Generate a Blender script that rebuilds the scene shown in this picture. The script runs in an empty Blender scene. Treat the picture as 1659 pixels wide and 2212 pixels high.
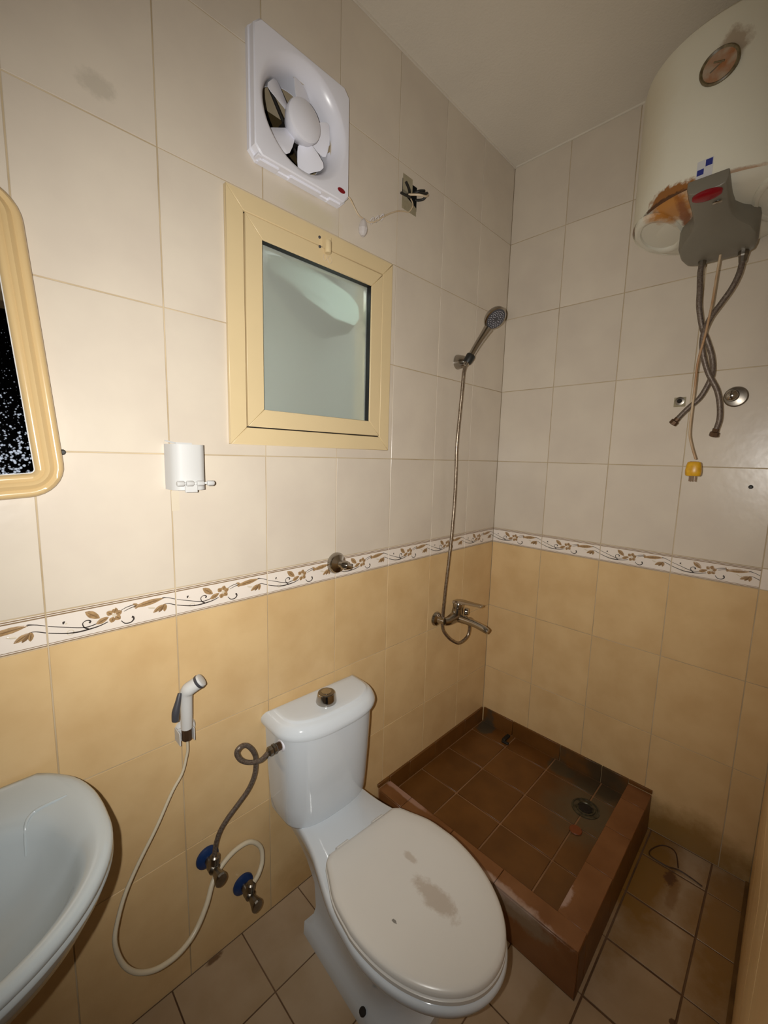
import bpy, bmesh, math, random
from mathutils import Vector, Matrix, Euler
R = math.radians
random.seed(7)
sc = bpy.context.scene
col = sc.collection

# ------------------------------------------------------------------ camera
cam_d = bpy.data.cameras.new('camera')
cam = bpy.data.objects.new('camera', cam_d); col.objects.link(cam)
cam.location = (-1.8709, -1.0752, 1.4808)
cam.rotation_euler = Euler((R(82.503), R(-1.448), R(-44.945)), 'XYZ')
cam_d.sensor_fit = 'HORIZONTAL'; cam_d.sensor_width = 36
cam_d.lens = 36 * 898.45 / 1659
cam_d.clip_start = 0.005
sc.camera = cam
CR = cam.rotation_euler.to_matrix()

# ------------------------------------------------------------------ world + lights
w = bpy.data.worlds.new('world'); sc.world = w; w.use_nodes = True
w.node_tree.nodes['Background'].inputs[0].default_value = (0.9, 0.75, 0.55, 1)
w.node_tree.nodes['Background'].inputs[1].default_value = 0.012

def light(name, kind, loc, rot, power, colr, **k):
    d = bpy.data.lights.new(name, kind); d.energy = power; d.color = colr
    for a, b in k.items(): setattr(d, a, b)
    o = bpy.data.objects.new(name, d); col.objects.link(o)
    o.location = loc; o.rotation_euler = rot
    return o
# the phone's own flash lamp, just beside its lens
fl = cam.location + CR @ Vector((-0.05, 0.012, 0.012))
light('phone_flash', 'SPOT', fl, (CR @ Euler((R(3.2), R(2), 0)).to_matrix()).to_euler(), 71, (1.0, 0.975, 0.925), spot_size=R(132), spot_blend=1.0, shadow_soft_size=0.006)
# dim daylight in the shaft outside the frosted window
light('shaft_daylight', 'AREA', (-1.05, 0.80, 2.56), Euler((R(-56), 0, 0)), 48.0, (0.9, 0.98, 1.0), shape='RECTANGLE', size=0.7, size_y=0.15)

vs = sc.view_settings
vs.view_transform = 'Standard'; vs.look = 'None'; vs.exposure = 0.0; vs.gamma = 1; vs.use_curve_mapping = False

# ------------------------------------------------------------------ materials
def mat(name, c, rough=0.5, metal=0.0, var=0.0, vscale=8.0, c2=None, bump=0.0, bscale=40.0, coat=0.0, per_obj=0.0, spec=0.5, world=True, stains=(), extra=None):
    m = bpy.data.materials.new(name); m.use_nodes = True
    nt = m.node_tree; N = nt.nodes; L = nt.links
    b = N['Principled BSDF']
    b.inputs['Base Color'].default_value = (*c, 1); b.inputs['Roughness'].default_value = rough
    b.inputs['Metallic'].default_value = metal; b.inputs['Coat Weight'].default_value = coat
    b.inputs['Specular IOR Level'].default_value = spec
    geo = N.new('ShaderNodeNewGeometry'); pos = geo.outputs['Position']
    sock = None
    def mix(fac, a, bcol, blend='MIX'):
        x = N.new('ShaderNodeMix'); x.data_type = 'RGBA'; x.blend_type = blend
        if hasattr(fac, 'links'): L.new(fac, x.inputs['Factor'])
        else: x.inputs['Factor'].default_value = fac
        for s, i in ((a, 6), (bcol, 7)):
            if hasattr(s, 'links'): L.new(s, x.inputs[i])
            else: x.inputs[i].default_value = (*s, 1)
        return x.outputs[2]
    def noise(scale, detail=3, vec=None, rough_=0.5):
        n = N.new('ShaderNodeTexNoise'); n.inputs['Scale'].default_value = scale
        n.inputs['Detail'].default_value = detail; n.inputs['Roughness'].default_value = rough_
        L.new(vec if vec is not None else pos, n.inputs['Vector']); return n.outputs['Fac']
    def ramp(fac, a, bb):
        r = N.new('ShaderNodeMapRange'); L.new(fac, r.inputs['Value'])
        r.inputs['From Min'].default_value = a; r.inputs['From Max'].default_value = bb; return r.outputs['Result']
    vec = pos
    if per_obj:
        oi = N.new('ShaderNodeObjectInfo')
        mu = N.new('ShaderNodeVectorMath'); mu.operation = 'SCALE'
        cx = N.new('ShaderNodeCombineXYZ'); 
        for i in range(3): L.new(oi.outputs['Random'], cx.inputs[i])
        L.new(cx.outputs[0], mu.inputs[0]); mu.inputs['Scale'].default_value = 17.0
        ad = N.new('ShaderNodeVectorMath'); L.new(pos, ad.inputs[0]); L.new(mu.outputs[0], ad.inputs[1]); vec = ad.outputs[0]
    sock = c
    if var or c2:
        c2 = c2 or tuple(x * (1 - var) for x in c)
        sock = mix(ramp(noise(vscale, 5, vec), 0.35, 0.68), c, c2)
    if per_obj:
        sc_ = N.new('ShaderNodeMapRange'); L.new(oi.outputs['Random'], sc_.inputs['Value'])
        sc_.inputs['To Min'].default_value = 1 - per_obj; sc_.inputs['To Max'].default_value = 1
        cc = N.new('ShaderNodeCombineColor')
        for i in range(3): L.new(sc_.outputs[0], cc.inputs[i])
        sock = mix(1.0, sock, cc.outputs[0], 'MULTIPLY')
    # stains: (centre, radii, colour, strength, noise scale, edge)
    for (ce, ra, scol, st, ns, edge) in stains:
        s1 = N.new('ShaderNodeVectorMath'); s1.operation = 'SUBTRACT'; L.new(pos, s1.inputs[0]); s1.inputs[1].default_value = ce
        s2 = N.new('ShaderNodeVectorMath'); s2.operation = 'DIVIDE'; L.new(s1.outputs[0], s2.inputs[0]); s2.inputs[1].default_value = ra
        s3 = N.new('ShaderNodeVectorMath'); s3.operation = 'LENGTH'; L.new(s2.outputs[0], s3.inputs[0])
        nz = noise(ns, 6, None, 0.65)
        a = N.new('ShaderNodeMath'); a.operation = 'MULTIPLY_ADD'; L.new(nz, a.inputs[0]); a.inputs[1].default_value = 1.6; a.inputs[2].default_value = -0.8
        a2 = N.new('ShaderNodeMath'); a2.operation = 'ADD'; L.new(a.outputs[0], a2.inputs[0]); L.new(s3.outputs['Value'], a2.inputs[1])
        r = N.new('ShaderNodeMapRange'); L.new(a2.outputs[0], r.inputs['Value'])
        r.inputs['From Min'].default_value = 1.0 + edge; r.inputs['From Max'].default_value = 1.0 - edge
        r.inputs['To Min'].default_value = 0; r.inputs['To Max'].default_value = st
        sock = mix(r.outputs[0], sock, scol)
    if hasattr(sock, 'links'): L.new(sock, b.inputs['Base Color'])
    if bump:
        bm_ = N.new('ShaderNodeBump'); bm_.inputs['Strength'].default_value = bump; bm_.inputs['Distance'].default_value = 0.004
        L.new(noise(bscale, 2, vec), bm_.inputs['Height']); L.new(bm_.outputs[0], b.inputs['Normal'])
    if extra: extra(nt, b, mix, noise, ramp, pos)
    return m

M = {}
YEL = (0.27, 0.135, 0.018)
M['tile_up'] = mat('upper_tile', (0.71, 0.63, 0.52), 0.27, var=0.06, vscale=5, c2=(0.65, 0.57, 0.475), bump=0.10, bscale=30, per_obj=0.05,
    stains=[((-1.63, 0, 2.2), (0.03, .05, 0.02), (0.35, 0.31, 0.24), 0.35, 60, .3), ((-1.12, 0, 2.17), (0.09, .05, 0.03), (0.62, 0.55, 0.36), 0.5, 30, .4)])
M['tile_low'] = mat('lower_tile', (0.73, 0.52, 0.268), 0.30, c2=(0.66, 0.45, 0.22), vscale=9, bump=0.12, bscale=45, per_obj=0.05,
    stains=[((0, -0.92, 0.02), (.2, 0.22, 0.10), (0.27, 0.14, 0.02), 0.85, 9, .45), ((-1.0, 0, 0.02), (0.25, .1, 0.1), (0.35, 0.19, 0.05), 0.5, 9, .5)])
M['border'] = mat('border_tile', (0.84, 0.76, 0.68), 0.18, var=0.03)
M['grout'] = mat('wall_grout', (0.60, 0.49, 0.33), 0.8, c2=(0.42, 0.32, 0.19), vscale=6)
M['floor_tile'] = mat('floor_tile', (0.50, 0.375, 0.25), 0.3, c2=(0.42, 0.30, 0.18), vscale=7, bump=0.1, per_obj=0.06,
    stains=[((-0.2, -0.83, 0), (0.34, 0.085, .1), YEL, 0.95, 7, .35), ((-0.25, -1.07, 0), (0.33, 0.09, .1), YEL, 0.85, 9, .4),
            ((-0.18, -0.90, 0), (0.035, 0.018, .1), (0.10, 0.035, 0.008), 0.9, 60, .2), ((-0.25, -0.92, 0), (0.07, 0.014, .1), (0.22, 0.10, 0.02), 0.6, 40, .3),
            ((-0.645, -0.995, 0), (0.012, 0.01, .1), (0.08, 0.03, 0.01), 0.9, 90, .1),
            ((-0.87, -0.72, 0), (0.3, 0.02, .1), (0.32, 0.2, 0.07), 0.4, 20, .3),
            ((-1.46, -0.008, 0), (0.022, 0.008, .1), (0.10, 0.04, 0.01), 0.8, 60, .3)])
M['floor_grout'] = mat('floor_grout', (0.10, 0.05, 0.02), 0.85, c2=(0.22, 0.13, 0.07), vscale=5)
M['tray_tile'] = mat('tray_tile', (0.175, 0.070, 0.014), 0.38, c2=(0.125, 0.047, 0.008), vscale=9, bump=0.15, per_obj=0.12,
    stains=[((-0.20, -0.62, .1), (0.17, 0.12, .1), (0.10, 0.085, 0.05), 0.75, 12, .5),
            ((-0.055, -0.055, .1), (0.05, 0.045, .2), (0.05, 0.05, 0.035), 0.8, 14, .15),
            ((-0.055, -0.45, .1), (0.05, 0.06, .2), (0.07, 0.06, 0.035), 0.75, 14, .15),
            ((-0.05, -0.6, .13), (0.06, 0.11, .2), (0.04, 0.035, 0.02), 0.7, 9, .3)])
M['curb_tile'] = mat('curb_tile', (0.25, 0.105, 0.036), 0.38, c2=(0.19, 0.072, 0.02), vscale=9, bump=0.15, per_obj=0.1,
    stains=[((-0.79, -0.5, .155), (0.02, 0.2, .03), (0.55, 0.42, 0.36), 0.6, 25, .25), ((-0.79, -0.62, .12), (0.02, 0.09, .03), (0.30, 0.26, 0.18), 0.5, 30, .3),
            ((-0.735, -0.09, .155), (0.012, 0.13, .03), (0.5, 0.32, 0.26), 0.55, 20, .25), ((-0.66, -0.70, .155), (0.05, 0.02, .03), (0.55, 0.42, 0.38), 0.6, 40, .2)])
M['curb_dark'] = mat('curb_side_tile', (0.20, 0.085, 0.018), 0.42, c2=(0.14, 0.055, 0.009), vscale=8, bump=0.2, per_obj=0.1)
M['tray_grout'] = mat('tray_grout', (0.36, 0.19, 0.09), 0.8, c2=(0.24, 0.12, 0.05), vscale=6)
M['dirt'] = mat('dirty_grout_line', (0.12, 0.06, 0.015), 0.8, c2=(0.2, 0.11, 0.03), vscale=14)
M['ceiling'] = mat('ceiling_paint', (0.76, 0.70, 0.60), 0.9, var=0.06, vscale=3, bump=0.25, bscale=120)
M['plaster'] = mat('wall_plaster', (0.36, 0.30, 0.22), 0.9)
M['dark_hall'] = mat('unlit_hall_black', (0.03, 0.03, 0.03), 0.9)  # near-black colour stands in for the hall having no light
M['gold'] = mat('pattern_tan', (0.45, 0.29, 0.14), 0.3, c2=(0.31, 0.19, 0.09), vscale=150)
M['dgold'] = mat('pattern_brown', (0.22, 0.13, 0.06), 0.35)
M['line'] = mat('pattern_dark_line', (0.05, 0.04, 0.035), 0.3)
M['stripe'] = mat('pattern_border_stripe', (0.27, 0.18, 0.10), 0.3)
M['pale'] = mat('pattern_pale', (0.68, 0.60, 0.47), 0.3)
M['upvc'] = mat('cream_window_frame', (0.72, 0.57, 0.33), 0.38, var=0.03)
M['gasket'] = mat('black_gasket', (0.008, 0.008, 0.008), 0.5)
M['white_pl'] = mat('white_plastic', (0.80, 0.80, 0.87), 0.28)
M['white_pl2'] = mat('white_holder_plastic', (0.60, 0.60, 0.59), 0.55, spec=0.3)
M['cer'] = mat('white_ceramic', (0.66, 0.71, 0.76), 0.08, coat=0.3, var=0.03, vscale=4,
    stains=[((-1.17, -0.52, 0.40), (0.05, 0.06, .1), (0.50, 0.48, 0.43), 0.3, 20, .5)])
M['basin_cer'] = mat('basin_ceramic', (0.50, 0.56, 0.59), 0.10, coat=0.3, var=0.03, vscale=4)
M['seat'] = mat('white_seat_plastic', (0.66, 0.645, 0.61), 0.28, var=0.04, vscale=4,
    stains=[((-1.135, -0.555, .41), (0.024, 0.062, .1), (0.36, 0.28, 0.21), 0.6, 45, .25), ((-1.10, -0.44, .41), (0.010, 0.02, .1), (0.36, 0.28, 0.21), 0.5, 60, .25),
            ((-1.245, -0.52, .41), (0.0035, 0.007, .1), (0.1, 0.09, 0.08), 0.8, 130, .1)])
M['chrome'] = mat('chrome', (0.42, 0.39, 0.35), 0.16, 1.0)
M['chrome_d'] = mat('dull_chrome', (0.30, 0.27, 0.23), 0.32, 1.0, var=.3, vscale=60)
M['braid'] = mat('braided_steel', (0.22, 0.18, 0.145), 0.48, 0.5, c2=(0.10, 0.07, 0.055), vscale=260)
M['cable'] = mat('cream_cable', (0.66, 0.55, 0.40), 0.4, c2=(0.60, 0.45, 0.28), vscale=20)
M['cord'] = mat('rusty_cord', (0.55, 0.42, 0.27), 0.5, c2=(0.32, 0.13, 0.03), vscale=9)
M['hose_w'] = mat('cream_hose', (0.66, 0.58, 0.43), 0.3, var=.05)
M['blue'] = mat('blue_plastic', (0.006, 0.028, 0.11), 0.4)
M['black'] = mat('black_tape', (0.012, 0.012, 0.01), 0.5)
M['dgrey'] = mat('dark_grey_plastic', (0.055, 0.055, 0.065), 0.45)
M['yellow'] = mat('yellow_plug', (0.75, 0.42, 0.015), 0.35, c2=(0.6, 0.30, 0.01), vscale=80)
M['cover'] = mat('grey_heater_cover', (0.18, 0.165, 0.13), 0.38, stains=[((-0.47, -0.77, 2.16), (0.05, 0.012, .06), (0.3, 0.13, 0.02), 0.7, 40, .3)])
M['red'] = mat('red_lens', (0.22, 0.006, 0.012), 0.2)
RUST = (0.28, 0.10, 0.012)
def hst():
    return [((-0.445, -0.735, 2.205), (0.06, 0.07, .030), RUST, 0.98, 40, .15), ((-0.43, -0.72, 2.200), (0.06, 0.075, .012), (0.07,.025,.008), 0.95, 50, .15), ((-0.475, -0.845, 2.50), (0.1, 0.028, .030), (0.30,.20,.12), 0.7, 40, .25), ((-0.47, -0.88, 2.203), (0.03, 0.07, .006), RUST, 0.7, 60, .4),
            ((-0.33, -0.625, 2.203), (0.05, 0.04, .007), (0.12, 0.05, 0.015), 0.9, 60, .3), ((-0.35, -0.66, 2.45), (0.1, 0.05, .2), (0.62, 0.50, 0.30), 0.35, 9, .6)]
M['heater'] = mat('cream_enamel', (0.78, 0.755, 0.63), 0.35, var=0.04, vscale=5, stains=hst())
M['heater_cap'] = mat('heater_bottom_cap', (0.68, 0.66, 0.56), 0.35, stains=[((-0.43, -0.735, 2.19), (0.08, 0.055, .06), (0.45, 0.18, 0.02), 0.95, 28, .35), ((-0.36, -0.757, 2.19), (0.10, 0.012, .06), (0.25, 0.07, 0.01), 0.9, 40, .3)])
M['dial'] = mat('gauge_dial', (0.42, 0.33, 0.24), 0.4, c2=(0.36, 0.15, 0.06), vscale=40)
M['gring'] = mat('gauge_ring', (0.10, 0.07, 0.03), 0.4, c2=(0.2, 0.16, 0.08), vscale=80)
M['sticker'] = mat('white_sticker', (0.6, 0.6, 0.62), 0.5)
M['navy'] = mat('blue_sticker_print', (0.02, 0.03, 0.22), 0.5)
M['brown'] = mat('brown_duct', (0.10, 0.05, 0.02), 0.7, c2=(0.06, 0.03, 0.012), vscale=20)
M['olive'] = mat('duct_plaster', (0.085, 0.055, 0.016), 0.8)
M['mframe'] = mat('cream_mirror_frame', (0.64, 0.46, 0.23), 0.22, var=0.03)
M['sheet'] = mat('pale_sheet', (0.75, 0.78, 0.74), 0.7)
M['shaft'] = mat('shaft_wall', (0.17, 0.17, 0.155), 0.9)
M['orange'] = mat('orange_disc', (0.20, 0.05, 0.012), 0.5)
M['drainm'] = mat('drain_metal', (0.13, 0.12, 0.09), 0.4, 0.7, c2=(0.05, 0.05, 0.03), vscale=60)
M['darkhole'] = mat('dark_hole', (0.012, 0.008, 0.005), 0.8)
M['wirem'] = mat('brown_wire', (0.06, 0.025, 0.008), 0.5)
M['cement'] = mat('box_cement', (0.38, 0.33, 0.22), 0.9, c2=(0.28, 0.24, 0.15), vscale=30)
M['clear'] = mat('clear_plastic', (0.75, 0.70, 0.68), 0.12); M['clear'].node_tree.nodes['Principled BSDF'].inputs['Transmission Weight'].default_value = 0.3
M['copper'] = mat('brown_nut', (0.12, 0.07, 0.04), 0.4, 0.7)

# speckled mirror glass
m = bpy.data.materials.new('spotted_mirror_glass'); m.use_nodes = True; nt = m.node_tree
b = nt.nodes['Principled BSDF']; b.inputs['Metallic'].default_value = 1; b.inputs['Base Color'].default_value = (0.75, 0.78, 0.8, 1); b.inputs['Roughness'].default_value = 0.02
g2 = nt.nodes.new('ShaderNodeBsdfPrincipled'); g2.inputs['Base Color'].default_value = (0.16, 0.185, 0.23, 1); g2.inputs['Metallic'].default_value = 0.6; g2.inputs['Roughness'].default_value = 0.5
geo = nt.nodes.new('ShaderNodeNewGeometry')
vo = nt.nodes.new('ShaderNodeTexVoronoi'); vo.inputs['Scale'].default_value = 210; nt.links.new(geo.outputs['Position'], vo.inputs['Vector'])
n1 = nt.nodes.new('ShaderNodeTexNoise'); n1.inputs['Scale'].default_value = 90; n1.inputs['Detail'].default_value = 5; nt.links.new(geo.outputs['Position'], n1.inputs['Vector'])
sx = nt.nodes.new('ShaderNodeSeparateXYZ'); nt.links.new(geo.outputs['Position'], sx.inputs[0])
hr = nt.nodes.new('ShaderNodeMapRange'); nt.links.new(sx.outputs['Z'], hr.inputs['Value']); hr.inputs['From Min'].default_value = 1.70; hr.inputs['From Max'].default_value = 1.44
hr.inputs['To Min'].default_value = -0.16; hr.inputs['To Max'].default_value = 0.30
ad = nt.nodes.new('ShaderNodeMath'); ad.operation = 'MULTIPLY_ADD'; nt.links.new(n1.outputs['Fac'], ad.inputs[0]); ad.inputs[1].default_value = 1.3; ad.inputs[2].default_value = -0.42
ad2 = nt.nodes.new('ShaderNodeMath'); ad2.operation = 'ADD'; nt.links.new(ad.outputs[0], ad2.inputs[0]); nt.links.new(vo.outputs['Distance'], ad2.inputs[1])
su = nt.nodes.new('ShaderNodeMath'); su.operation = 'SUBTRACT'; nt.links.new(hr.outputs[0], su.inputs[0]); nt.links.new(ad2.outputs[0], su.inputs[1])
rr = nt.nodes.new('ShaderNodeMapRange'); nt.links.new(su.outputs[0], rr.inputs['Value']); rr.inputs['From Min'].default_value = -0.46; rr.inputs['From Max'].default_value = -0.16
mx = nt.nodes.new('ShaderNodeMixShader'); nt.links.new(rr.outputs[0], mx.inputs[0]); nt.links.new(b.outputs[0], mx.inputs[1]); nt.links.new(g2.outputs[0], mx.inputs[2])
nt.links.new(mx.outputs[0], nt.nodes['Material Output'].inputs['Surface']); M['mirror'] = m
# frosted glass: part diffuse etched face, part rough transmission
m = bpy.data.materials.new('frosted_glass'); m.use_nodes = True; nt = m.node_tree
b = nt.nodes['Principled BSDF']; b.inputs['Base Color'].default_value = (0.50, 0.545, 0.50, 1); b.inputs['Roughness'].default_value = 0.45
rf = nt.nodes.new('ShaderNodeBsdfRefraction'); rf.inputs['Roughness'].default_value = 0.30; rf.inputs['IOR'].default_value = 1.25; rf.inputs['Color'].default_value = (0.95, 0.98, 0.94, 1)
mx = nt.nodes.new('ShaderNodeMixShader'); mx.inputs[0].default_value = 0.45; nt.links.new(b.outputs[0], mx.inputs[1]); nt.links.new(rf.outputs[0], mx.inputs[2])
nt.links.new(mx.outputs[0], nt.nodes['Material Output'].inputs['Surface']); M['frost'] = m

# ------------------------------------------------------------------ geometry helpers
class MB:
    """collects shapes in world coordinates, builds ONE mesh object"""
    def __init__(s): s.v = []; s.f = []; s.mi = []; s.cur = 0
    def add(s, vs_, fs):
        o = len(s.v); s.v += [tuple(v) for v in vs_]
        for f in fs: s.f.append(tuple(i + o for i in f)); s.mi.append(s.cur)
        return s
    def box(s, a, b):
        x0, y0, z0 = a; x1, y1, z1 = b
        return s.add([(x0,y0,z0),(x1,y0,z0),(x1,y1,z0),(x0,y1,z0),(x0,y0,z1),(x1,y0,z1),(x1,y1,z1),(x0,y1,z1)],
              [(0,3,2,1),(4,5,6,7),(0,1,5,4),(1,2,6,5),(2,3,7,6),(3,0,4,7)])
    def loft(s, rings, caps=True, closed=True):
        n = len(rings[0]); vs_ = [p for r in rings for p in r]; fs = []
        for i in range(len(rings) - 1):
            for j in range(n if closed else n - 1):
                k = (j + 1) % n; fs.append((i*n+j, i*n+k, (i+1)*n+k, (i+1)*n+j))
        if caps:
            fs.append(tuple(range(n))[::-1]); fs.append(tuple((len(rings)-1)*n + j for j in range(n)))
        return s.add(vs_, fs)
    def lathe(s, c, axis, prof, n=32, caps=True, sx=1.0, up=None):
        """prof = [(radius, height along axis)]"""
        a = Vector(axis).normalized(); c = Vector(c)
        t = Vector(up) if up else (Vector((0,0,1)) if abs(a.z) < .9 else Vector((1,0,0)))
        u = a.cross(t).normalized(); v = u.cross(a)
        rings = [[c + a*h + (u*math.cos(2*math.pi*j/n)*r*sx + v*math.sin(2*math.pi*j/n)*r) for j in range(n)] for r, h in prof]
        return s.loft(rings, caps)
    def tube(s, pts, r, n=10, sub=5, caps=True):
        P = smooth(pts, sub) if sub > 1 else [Vector(p) for p in pts]
        rs = r if isinstance(r, (list, tuple)) else [r]
        rings = []; prev = None
        for i, p in enumerate(P):
            t = (P[min(i+1, len(P)-1)] - P[max(i-1, 0)]).normalized()
            if prev is None:
                a = Vector((0,0,1)) if abs(t.z) < .9 else Vector((1,0,0)); u = t.cross(a).normalized()
            else: u = (prev - t*prev.dot(t)).normalized()
            prev = u; v = t.cross(u)
            x = i/(len(P)-1)*(len(rs)-1); k = min(int(x), len(rs)-2) if len(rs) > 1 else 0
            rad = rs[0] if len(rs) == 1 else rs[k]*(1-(x-k)) + rs[k+1]*(x-k)
            rings.append([p + (u*math.cos(2*math.pi*j/n) + v*math.sin(2*math.pi*j/n))*rad for j in range(n)])
        return s.loft(rings, caps)
    def build(s, name, m, parent=None, smooth_=None, bevel=0, bseg=2, subd=0):
        loc = Vector((0,0,0)); p = parent
        while p is not None: loc += Vector(p.location); p = p.parent
        me = bpy.data.meshes.new(name)
        me.from_pydata([tuple(Vector(v) - loc) for v in s.v], [], s.f)
        mats = m if isinstance(m, (list, tuple)) else [m]
        for q in mats: me.materials.append(M[q] if isinstance(q, str) else q)
        for i, q in enumerate(s.mi): me.polygons[i].material_index = q
        bm = bmesh.new(); bm.from_mesh(me); bmesh.ops.recalc_face_normals(bm, faces=bm.faces); bm.to_mesh(me); bm.free()
        if smooth_ is not None:
            me.shade_smooth(); me.set_sharp_from_angle(angle=R(smooth_))
        o = bpy.data.objects.new(name, me); col.objects.link(o)
        if parent is not None: o.parent = parent
        if bevel:
            bv = o.modifiers.new('bevel', 'BEVEL'); bv.width = bevel; bv.segments = bseg; bv.limit_method = 'ANGLE'; bv.angle_limit = R(40)
            if smooth_ is None: me.shade_smooth(); me.set_sharp_from_angle(angle=R(50))
        if subd:
            sd = o.modifiers.new('subd', 'SUBSURF'); sd.levels = subd; sd.render_levels = subd
        return o
def smooth(pts, sub):
    P = [Vector(p) for p in pts]; out = []
    for i in range(len(P)-1):
        a, b, c, d = P[max(i-1,0)], P[i], P[i+1], P[min(i+2, len(P)-1)]
        for k in range(sub):
            t = k/sub
            out.append(0.5*((2*b) + (c-a)*t + (2*a-5*b+4*c-d)*t*t + (3*b-a-3*c+d)*t**3))
    out.append(P[-1]); return out
def tag(o, label, cat=None, group=None, kind=None):
    if label: o['label'] = label
    if cat: o['category'] = cat
    if group: o['group'] = group
    if kind: o['kind'] = kind
    return o
def thing(name, loc, label, cat, group=None):
    o = bpy.data.objects.new(name, None); col.objects.link(o); o.location = loc; o.empty_display_size = .05
    return tag(o, label, cat, group)
def interp(tab, x):
    if x <= tab[0][0]: return tab[0][1]
    for (a, b), (c, d) in zip(tab, tab[1:]):
        if x <= c: return b + (d-b)*(x-a)/(c-a)
    return tab[-1][1]
def hermite(tab, x):
    xs = [t[0] for t in tab]; ys = [t[1] for t in tab]
    if x <= xs[0]: return ys[0]
    if x >= xs[-1]: return ys[-1]
    i = max(k for k in range(len(xs)-1) if xs[k] <= x)
    h = xs[i+1]-xs[i]; t = (x-xs[i])/h
    m = lambda k: (ys[min(k+1,len(ys)-1)]-ys[max(k-1,0)])/(xs[min(k+1,len(xs)-1)]-xs[max(k-1,0)])
    return (2*t**3-3*t*t+1)*ys[i]+(t**3-2*t*t+t)*h*m(i)+(-2*t**3+3*t*t)*ys[i+1]+(t**3-t*t)*h*m(i+1)

# ------------------------------------------------------------------ tiled surfaces
W_, H_ = 0.254, 0.333
BT, BB = 1.1426, 1.0691         # border band top and bottom
CEIL = 2.8005
G = 0.0028                      # joint width
ROOM = dict(x0=-2.32, y0=-1.104)
cache = {}
def tile_mesh(orient, w, h, t, mname, holes=None, ch=0.0007):
    """tile centred on its own origin; orient gives (u, v, n) axes"""
    key = (orient, round(w, 4), round(h, 4), round(t, 4), mname)
    if holes is None and key in cache: return cache[key]
    U, V_, Nn = AX[orient]
    def P(u, v, n): return U*u + V_*v + Nn*n
    bm = bmesh.new()
    if holes is None:
        a, b_ = w/2, h/2
        rings = [[(-a,-b_,-t),(a,-b_,-t),(a,b_,-t),(-a,b_,-t)], [(-a,-b_,-ch),(a,-b_,-ch),(a,b_,-ch),(-a,b_,-ch)],
                 [(-a+ch,-b_+ch,0),(a-ch,-b_+ch,0),(a-ch,b_-ch,0),(-a+ch,b_-ch,0)]]
        vv = [[bm.verts.new(P(*p)) for p in r] for r in rings]
        for i in range(2):
            for j in range(4): bm.faces.new((vv[i][j], vv[i][(j+1)%4], vv[i+1][(j+1)%4], vv[i+1][j]))
        bm.faces.new(vv[2])
    else:
        us = sorted({-w/2, w/2} | {u for hh in holes for u in hh[:2] if -w/2 < u < w/2})
        vs_ = sorted({-h/2, h/2} | {v for hh in holes for v in hh[2:] if -h/2 < v < h/2})
        d = {}; fs = []
        def vert(i, j):
            if (i, j) not in d: d[(i, j)] = bm.verts.new(P(us[i], vs_[j], 0))
            return d[(i, j)]
        for i in range(len(us)-1):
            for j in range(len(vs_)-1):
                cu, cv = (us[i]+us[i+1])/2, (vs_[j]+vs_[j+1])/2
                if any(a < cu < b_ and c < cv < e for a, b_, c, e in holes): continue
                fs.append(bm.faces.new((vert(i,j), vert(i+1,j), vert(i+1,j+1), vert(i,j+1))))
        if not fs: bm.free(); return None
        r = bmesh.ops.extrude_face_region(bm, geom=fs)
        bmesh.ops.translate(bm, verts=[e for e in r['geom'] if isinstance(e, bmesh.types.BMVert)], vec=Nn*(-t))
    bmesh.ops.recalc_face_normals(bm, faces=bm.faces)
    me = bpy.data.meshes.new('tile'); bm.to_mesh(me); bm.free()
    me.materials.append(M[mname])
    if holes is None: cache[key] = me
    return me
AX = {'window': (Vector((1,0,0)), Vector((0,0,1)), Vector((0,-1,0))),
      'right': (Vector((0,1,0)), Vector((0,0,1)), Vector((-1,0,0))),
      'front': (Vector((1,0,0)), Vector((0,0,1)), Vector((0,1,0))),
      'left': (Vector((0,1,0)), Vector((0,0,1)), Vector((1,0,0))),
      'floor': (Vector((1,0,0)), Vector((0,1,0)), Vector((0,0,1)))}
def place_tile(parent, orient, base, u0, u1, v0, v1, mname, holes=(), t=0.002, name='tile', g=G):
    U, V_, Nn = AX[orient]
    w, h = u1-u0-g, v1-v0-g
    if w < 0.004 or h < 0.004: return None
    cu, cv = (u0+u1)/2, (v0+v1)/2
    hs = [(a-cu, b_-cu, c-cv, e-cv) for a, b_, c, e in holes if a < u1-g/2 and b_ > u0+g/2 and c < v1-g/2 and e > v0+g/2]
    me = tile_mesh(orient, w, h, t, mname, hs or None)
    if me is None: return None
    o = bpy.data.objects.new(name, me); col.objects.link(o)
    o.parent = parent; o.location = base + U*cu + V_*cv + Nn*random.uniform(0, 0.0003) - parent.location
    return o

def slab(name, orient, base, u0, u1, v0, v1, thick, mname, holes=(), off=0.002):
    me = tile_mesh(orient, u1-u0, v1-v0, thick, mname, [(a-(u0+u1)/2, b_-(u0+u1)/2, c-(v0+v1)/2, e-(v0+v1)/2) for a, b_, c, e in holes] or [(9,10,9,10)])
    U, V_, Nn = AX[orient]
    o = bpy.data.objects.new(name, me); col.objects.link(o); me.name = name
    c = base + U*(u0+u1)/2 + V_*(v0+v1)/2 - Nn*off
    for v in me.vertices: v.co = v.co + c
    o['kind'] = 'structure'
    return o

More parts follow.
